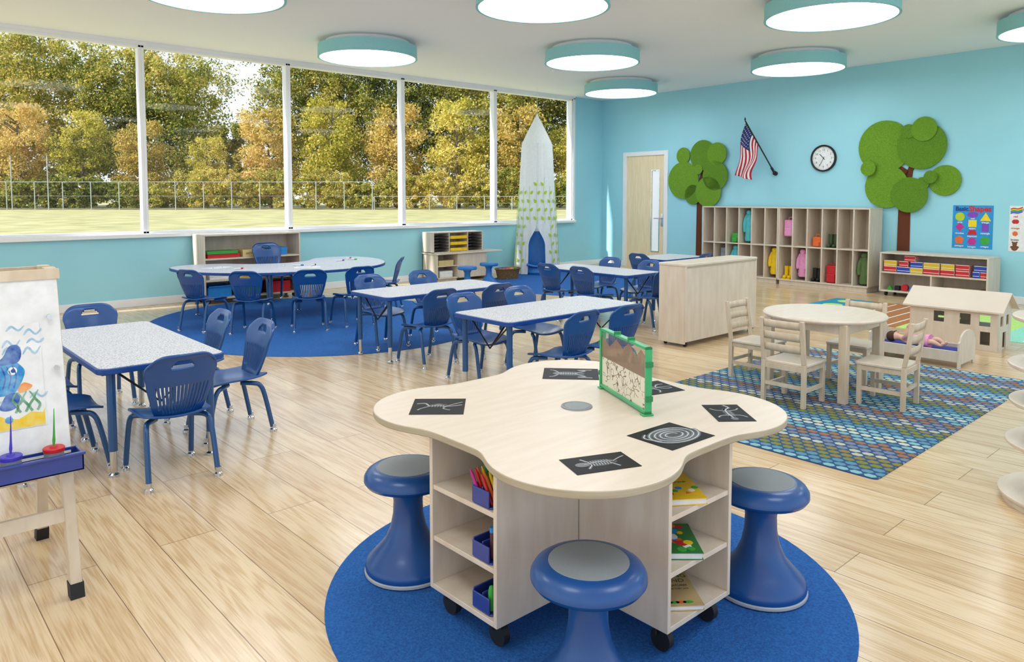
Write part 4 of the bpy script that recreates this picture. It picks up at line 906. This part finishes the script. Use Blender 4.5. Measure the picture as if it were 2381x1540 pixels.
PB=plain('poster_blue',(30,150,215),.5); PD=plain('poster_dark_blue',(25,50,140),.5)
mk('sheet',M().box(-.245,.245,-.29,.29,0,.002),PB,parent=p1)
text('Basic',.078,p1,(-.135,.24,.003),PD,off=.003); text('Shapes',.098,p1,(.085,.24,.003),RED,off=.004)
def fig(o,pts,m,lab,x,y):
    b=M().prism(pts,.002,.003); mk('figure',b,m,parent=o); text(lab,.03,o,(x,y,.0034),PAPER,off=.0008)
YG=plain('yellow_green',(190,210,40),.5); YO=plain('poster_yellow',(250,215,30),.5)
fig(p1,ngon(-.155,.135,.058,30),YG,'circle',-.155,.060); fig(p1,ngon(0,.165,.048,30,0,1.4,.8),VIOL,'oval',0,.114); fig(p1,[(.09,.085),(.22,.085),(.155,.195)],YO,'triangle',.155,.063)
fig(p1,[(-.155,-.065),(-.098,.0),(-.155,.055),(-.212,0)],MAG,'rhombus',-.155,-.088); fig(p1,[(-.05,.0),(.05,.0),(.05,.095),(-.05,.095)],YO,'square',0,-.02); fig(p1,[(.113,-.058),(.197,-.058),(.197,.05),(.113,.05)],VIOL,'rectangle',.155,-.082)
fig(p1,[(-.062,-.105),(.062,-.105),(.037,-.04),(-.037,-.04)],RED,'trapezoid',0,-.124); fig(p1,ngon(-.155,-.18,.06,5,pi/2),ORG,'pentagon',-.155,-.258); fig(p1,ngon(0,-.195,.055,6),MAG,'hexagon',0,-.266); fig(p1,ngon(.155,-.18,.06,8,pi/8),GRN,'octagon',.155,-.258)
p2=wallT('colors_poster','white poster of colours with rainbow, apple and bear','poster',2.60,.98)
mk('sheet',M().box(-.245,.245,-.30,.29,0,.002),PAPER,parent=p2)
rb=M()
for k in range(5): rb.stroke(bez([(-.235,.19+.014*k),(-.2,.2+.014*k),(-.15,.195+.014*k),(-.1,.215+.014*k)],4),.014,.0028,k)
mk('rainbow',rb,[VIOL,LBLUE,GRN,YEL,RED],parent=p2,smooth=False)
text('Colors',.12,p2,(.07,.235,.003),ORG,off=.003)
BRN=plain('bear_brown',(120,72,35),.6)
for j,(lx,c1,c2,c3) in enumerate([(-.175,('red',RED),('orange',ORG),('brown',BRN)),(.0,('blue',LBLUE),('green',GRN),('purple',VIOL)),(.17,('yellow',YEL),('pink',MAG),('black',INK))]):
    for k,(nm_,mm) in enumerate((c1,c2,c3)):
        yy=.13-.15*k; text(nm_,.034,p2,(lx,yy+.02,.003),mm,off=.001)
        b=M()
        if nm_=='brown':
            b.prism(ngon(lx,yy-.085,.038,16),.002,.003).prism(ngon(lx,yy-.035,.028,16),.002,.0032).prism(ngon(lx-.024,yy-.012,.011,10),.002,.0033).prism(ngon(lx+.024,yy-.012,.011,10),.002,.0033).prism(ngon(lx-.035,yy-.075,.014,10),.002,.0034).prism(ngon(lx+.035,yy-.075,.014,10),.002,.0034)
        elif nm_=='red': b.prism(ngon(lx-.012,yy-.045,.028,16),.002,.003).prism(ngon(lx+.012,yy-.045,.028,16),.002,.0031)
        else: b.prism(ngon(lx,yy-.05,.034,[4,6,16][(j+k)%3],pi/4),.002,.003)
        mk('figure',b,mm,parent=p2)
fl=T('wall_flag','United States flag on a black wall-mounted pole','flag',(XW-.002,6.21,1.76))
A_=Vector((-.36,.36,.87)); 
mk('pole',M().tube([(-.03,0,0),tuple(A_)],.011,12),BLACK,parent=fl); mk('bracket',M().tube([(0,0,0),(-.04,0,.01)],.035,20).tube([(-.03,0,0),(-.075,.04,.1)],.02,12),BLACK,parent=fl)
mk('finial',M().lathe([(.0001,0),(.014,.01),(.012,.03),(.0001,.06)],12,tuple(A_)),BLACK,parent=fl)
h0=A_*.97; h1=A_*.55
def flagf(u,v): # u hoist 0..1 (top to lower), v fly
    p=h0.lerp(h1,u); q=Vector((-.30,.52,-.02)).lerp(Vector((-.3,.25,-.10)),u)
    mid=p.lerp(q,v); s_=math.sin(pi*v)
    mid+=Vector((.04*math.sin(u*9+v*5)*v**.5,.05*math.sin(v*7+u*2)*v**.5+ .05*s_*(1-u),0)); return tuple(mid)
def fm(i,j):
    if i<14 and j<16: return 2
    return 0 if (i//2)%2==0 else 1
mk('flag_cloth',M().grid(flagf,26,40,mf=fm),[plain('flag_red',(190,30,50),.8),plain('flag_white',(240,240,240),.8),plain('flag_blue',(40,50,110),.8)],parent=fl,solid=.002)
sb=M()
for i in range(6):
    for j in range(5):
        c=Vector(flagf((1.2+i*2.2)/26,(1.5+j*3)/40))+Vector((-.004,0,0)); 
        sb.add([c+Vector((-.001,.011*math.cos(2*pi*k/10)*(1 if k%2 else .45),.011*math.sin(2*pi*k/10)*(1 if k%2 else .45))) for k in range(10)],[tuple(range(10))])
mk('stars',sb,PAPER,parent=fl,smooth=False)

# the far wall stands at a slightly obtuse angle: turn it and what stands on it about the corner
bpy.context.view_layer.update()
piv=Vector((XW,YW,0)); RM=Matrix.Translation(piv)@Matrix.Rotation(rad(-3.0),4,'Z')@Matrix.Translation(-piv)
for o in list(COL.objects):
    if o.parent: continue
    if o.name in('wall_right','baseboard_right','door_1') or (o.location.x>10.9 and o.location.z<3):
        o.matrix_world=RM@o.matrix_world

# ---------------------------------------------------------------- outdoors
GRASS=mat('grass_field',(180,170,116),.95,c2=(142,138,84),scale=.6,detail=8)
mk('grass_field',M().box(-150,200,YW+.3,260,-.1,-.03),GRASS,label='sunlit grass playing field beyond the windows',cat='grass',kind='stuff')
cf,sf=math.cos(rad(47.9)),math.sin(rad(47.9))
def W(d_,l): return (cf*d_+sf*l, sf*d_-cf*l)
FP=plain('galvanised_post',(170,174,168),.5)
def fence(l0,l1,dd,h,n,label):
    x0,y0=W(dd,l0); o=T('fence',label,'fence',(x0,y0,-.03),rot=(0,0,rad(47.9-90))); L_=l1-l0
    for i in range(n+1): mk('fence_post',M().tube([(L_*i/n,0,0),(L_*i/n,0,h)],.045,6),FP,parent=o)
    b=M()
    for z,r_ in ((h,.024),(h*.5,.01),(.15,.01)): b.tube([(0,0,z),(L_,0,z)],r_,5)
    mk('fence_rail',b,FP,parent=o)
fence(-62,-14,75,2.8,17,'tall galvanised wire fence along the field'); fence(-14,14,76,1.35,10,'low galvanised wire fence along the field')
g_=M()
g_.tube([(0,0,0),(0,0,5.4)],.05,6).tube([(3.6,0,0),(3.6,0,5.4)],.05,6)
x0,y0=W(74,-49.5); mk('goal_posts',g_,FP,loc=(x0,y0,-.03),rot=(0,0,rad(-42)),label='pair of tall white posts on the field',cat='posts')
BARK=mat('bark',(130,118,98),.95,c2=(86,76,60),scale=6)
LM=[leaf_mat('yellow_foliage',[(104,108,40),(170,166,68),(212,196,92),(234,216,132)]),leaf_mat('orange_foliage',[(110,104,48),(178,162,76),(216,186,104),(234,206,144)]),leaf_mat('mixed_foliage',[(62,78,34),(110,122,54),(158,156,74),(204,188,96),(226,200,126)])]
def cloud(specs,leaf,seed):
    rs=np.random.RandomState(seed); P=[]
    for (x,y,z0,h,w_,nb,per,low) in specs:
        t=rs.uniform(low,.94,nb); uu=(t-low)/(1-low); prof=np.clip(1-np.abs((uu-.42)/.62)**2.6,.05,1)**.6
        q=rs.uniform(0,2*pi,nb); r_=w_/2*prof*np.sqrt(rs.uniform(.12,1,nb))*rs.uniform(.8,1.1,nb)
        c=np.stack([x+r_*np.cos(q),y+r_*np.sin(q),z0+h*t],1); br=w_*rs.uniform(.08,.16,nb)
        d_=rs.normal(size=(nb,per,3)); d_[...,2]*=.8; d_/=np.linalg.norm(d_,axis=2,keepdims=True)
        P.append((c[:,None]+d_*br[:,None,None]*rs.uniform(.4,1.1,(nb,per,1))).reshape(-1,3))
    P=np.concatenate(P); P[:,2]=np.maximum(P[:,2],.2); n_=len(P)
    a=rs.normal(size=(n_,3)); a/=np.linalg.norm(a,axis=1,keepdims=True); b_=np.cross(a,rs.normal(size=(n_,3))); b_/=np.linalg.norm(b_,axis=1,keepdims=True)
    s_=leaf*rs.uniform(.6,1.2,(n_,1))
    return np.stack([P-a*s_,P+b_*s_*.55,P+a*s_,P-b_*s_*.55],1).reshape(-1,3)
def leafobj(name,V_,m,parent=None,loc=(0,0,0),**k):
    me=bpy.data.meshes.new(name); n_=len(V_)//4
    me.vertices.add(4*n_); me.vertices.foreach_set('co',V_.astype(np.float32).ravel())
    me.loops.add(4*n_); me.loops.foreach_set('vertex_index',np.arange(4*n_,dtype=np.int32))
    me.polygons.add(n_); me.polygons.foreach_set('loop_start',np.arange(0,4*n_,4,dtype=np.int32))
    me.update(calc_edges=True); me.validate(); me.materials.append(m)
    o=bpy.data.objects.new(name,me); COL.objects.link(o); o.parent=parent; o.location=loc; return tag(o,**k)
def mktree(label,seed,h,wd,lm,loc,nb=110,per=110,low=.06):
    rg=random.Random(seed); tr=M()
    tr.tube([(0,0,0),(.1,.1,h*.35),(0,.2,h*.6),(.1,0,h*.9)],[.022*h,.017*h,.01*h,.004*h],8)
    for k in range(14):
        z=h*rg.uniform(.25,.8); q=rg.uniform(0,6.28); r_=wd*.35
        tr.tube([(0,.1,z),(r_*.5*math.cos(q),r_*.5*math.sin(q),z+h*.08),(r_*math.cos(q),r_*math.sin(q),z+h*.12)],[.006*h,.004*h,.002*h],5)
    o=T('tree',label,'tree',loc,group='autumn trees beyond the fence'); mk('trunk',tr,BARK,parent=o)
    leafobj('foliage',cloud([(0,0,0,h,wd,nb,per,low)],.16,seed),lm,parent=o,kind='stuff'); return o
kinds=[mktree('mid-height tree with golden autumn foliage',2,12.5,6.8,LM[0],W(83.5,-62)+(-.03,)),
       mktree('mid-height tree with orange autumn foliage',3,12,6.8,LM[1],W(83.5,-55)+(-.03,))]
for l,k,s in [(-48,0,.9),(-41,1,.85),(-34,0,.66),(-27,1,.98),(-20,0,1),(-13,1,1.0),(-6,0,1),(1,1,1),(8,0,1)]:
    clone(kinds[k],W(83.5,l)+(-.03,),R.uniform(0,360),scale=s)
sp_=[]
for l in range(-78,26,3):
    gapz=-38<l<-31.5
    x,y=W(93+R.uniform(-2,2),l+R.uniform(-.8,.8)); sp_.append((x,y,0,R.uniform(9.5,12) if gapz else R.uniform(17,22.5),R.uniform(7,8.5) if not gapz else 5,110,90,.05))
    if not -40<l+1.5<-30:
        x,y=W(99+R.uniform(-2,2),l+1.5); sp_.append((x,y,0,R.uniform(18,24),8.5,90,60,.3))
tag(leafobj('woodland',cloud(sp_,.18,11),LM[2]),'dense tall autumn woodland closing off the field','woodland',None,'stuff')
hs=[]
for i in range(44):
    x,y=W(78.8+R.uniform(-.5,.5),-68+i*2); hs.append((x,y,0,R.uniform(2.6,4.6),R.uniform(3,3.8),30,80,.03))
tag(leafobj('hedge',cloud(hs,.14,12),LM[2]),'dense low green undergrowth behind the fence','hedge',None,'stuff')

# ---------------------------------------------------------------- light, world, camera
wd=bpy.data.worlds.new('w'); SC.world=wd; wd.use_nodes=True; n=wd.node_tree; N=n.nodes; L=n.links
bg=N['Background']; tc=N.new('ShaderNodeTexCoord'); sp=N.new('ShaderNodeSeparateXYZ'); r=N.new('ShaderNodeValToRGB')
r.color_ramp.elements[0].position=0; r.color_ramp.elements[0].color=lin((232,240,250)); r.color_ramp.elements[1].position=.5; r.color_ramp.elements[1].color=lin((182,208,240))
L.new(tc.outputs['Generated'],sp.inputs[0]); L.new(sp.outputs[2],r.inputs[0]); L.new(r.outputs[0],bg.inputs[0]); bg.inputs[1].default_value=1.65
sl=bpy.data.lights.new('sun','SUN'); sl.energy=7.5; sl.angle=rad(2); sl.color=(1,.97,.92)
so=bpy.data.objects.new('sun',sl); COL.objects.link(so); so.rotation_euler=Vector((.78,-.1,-.6)).to_track_quat('-Z','Y').to_euler()
cd=bpy.data.cameras.new('camera'); cd.sensor_width=36; cd.lens=1735/2381*36; cd.shift_y=-205/2381; cd.clip_end=500; cd.clip_start=.05
co_=bpy.data.objects.new('camera',cd); COL.objects.link(co_); co_.location=(0,0,1.4); co_.rotation_euler=(rad(90-3.62),0,rad(47.9-90)); SC.camera=co_
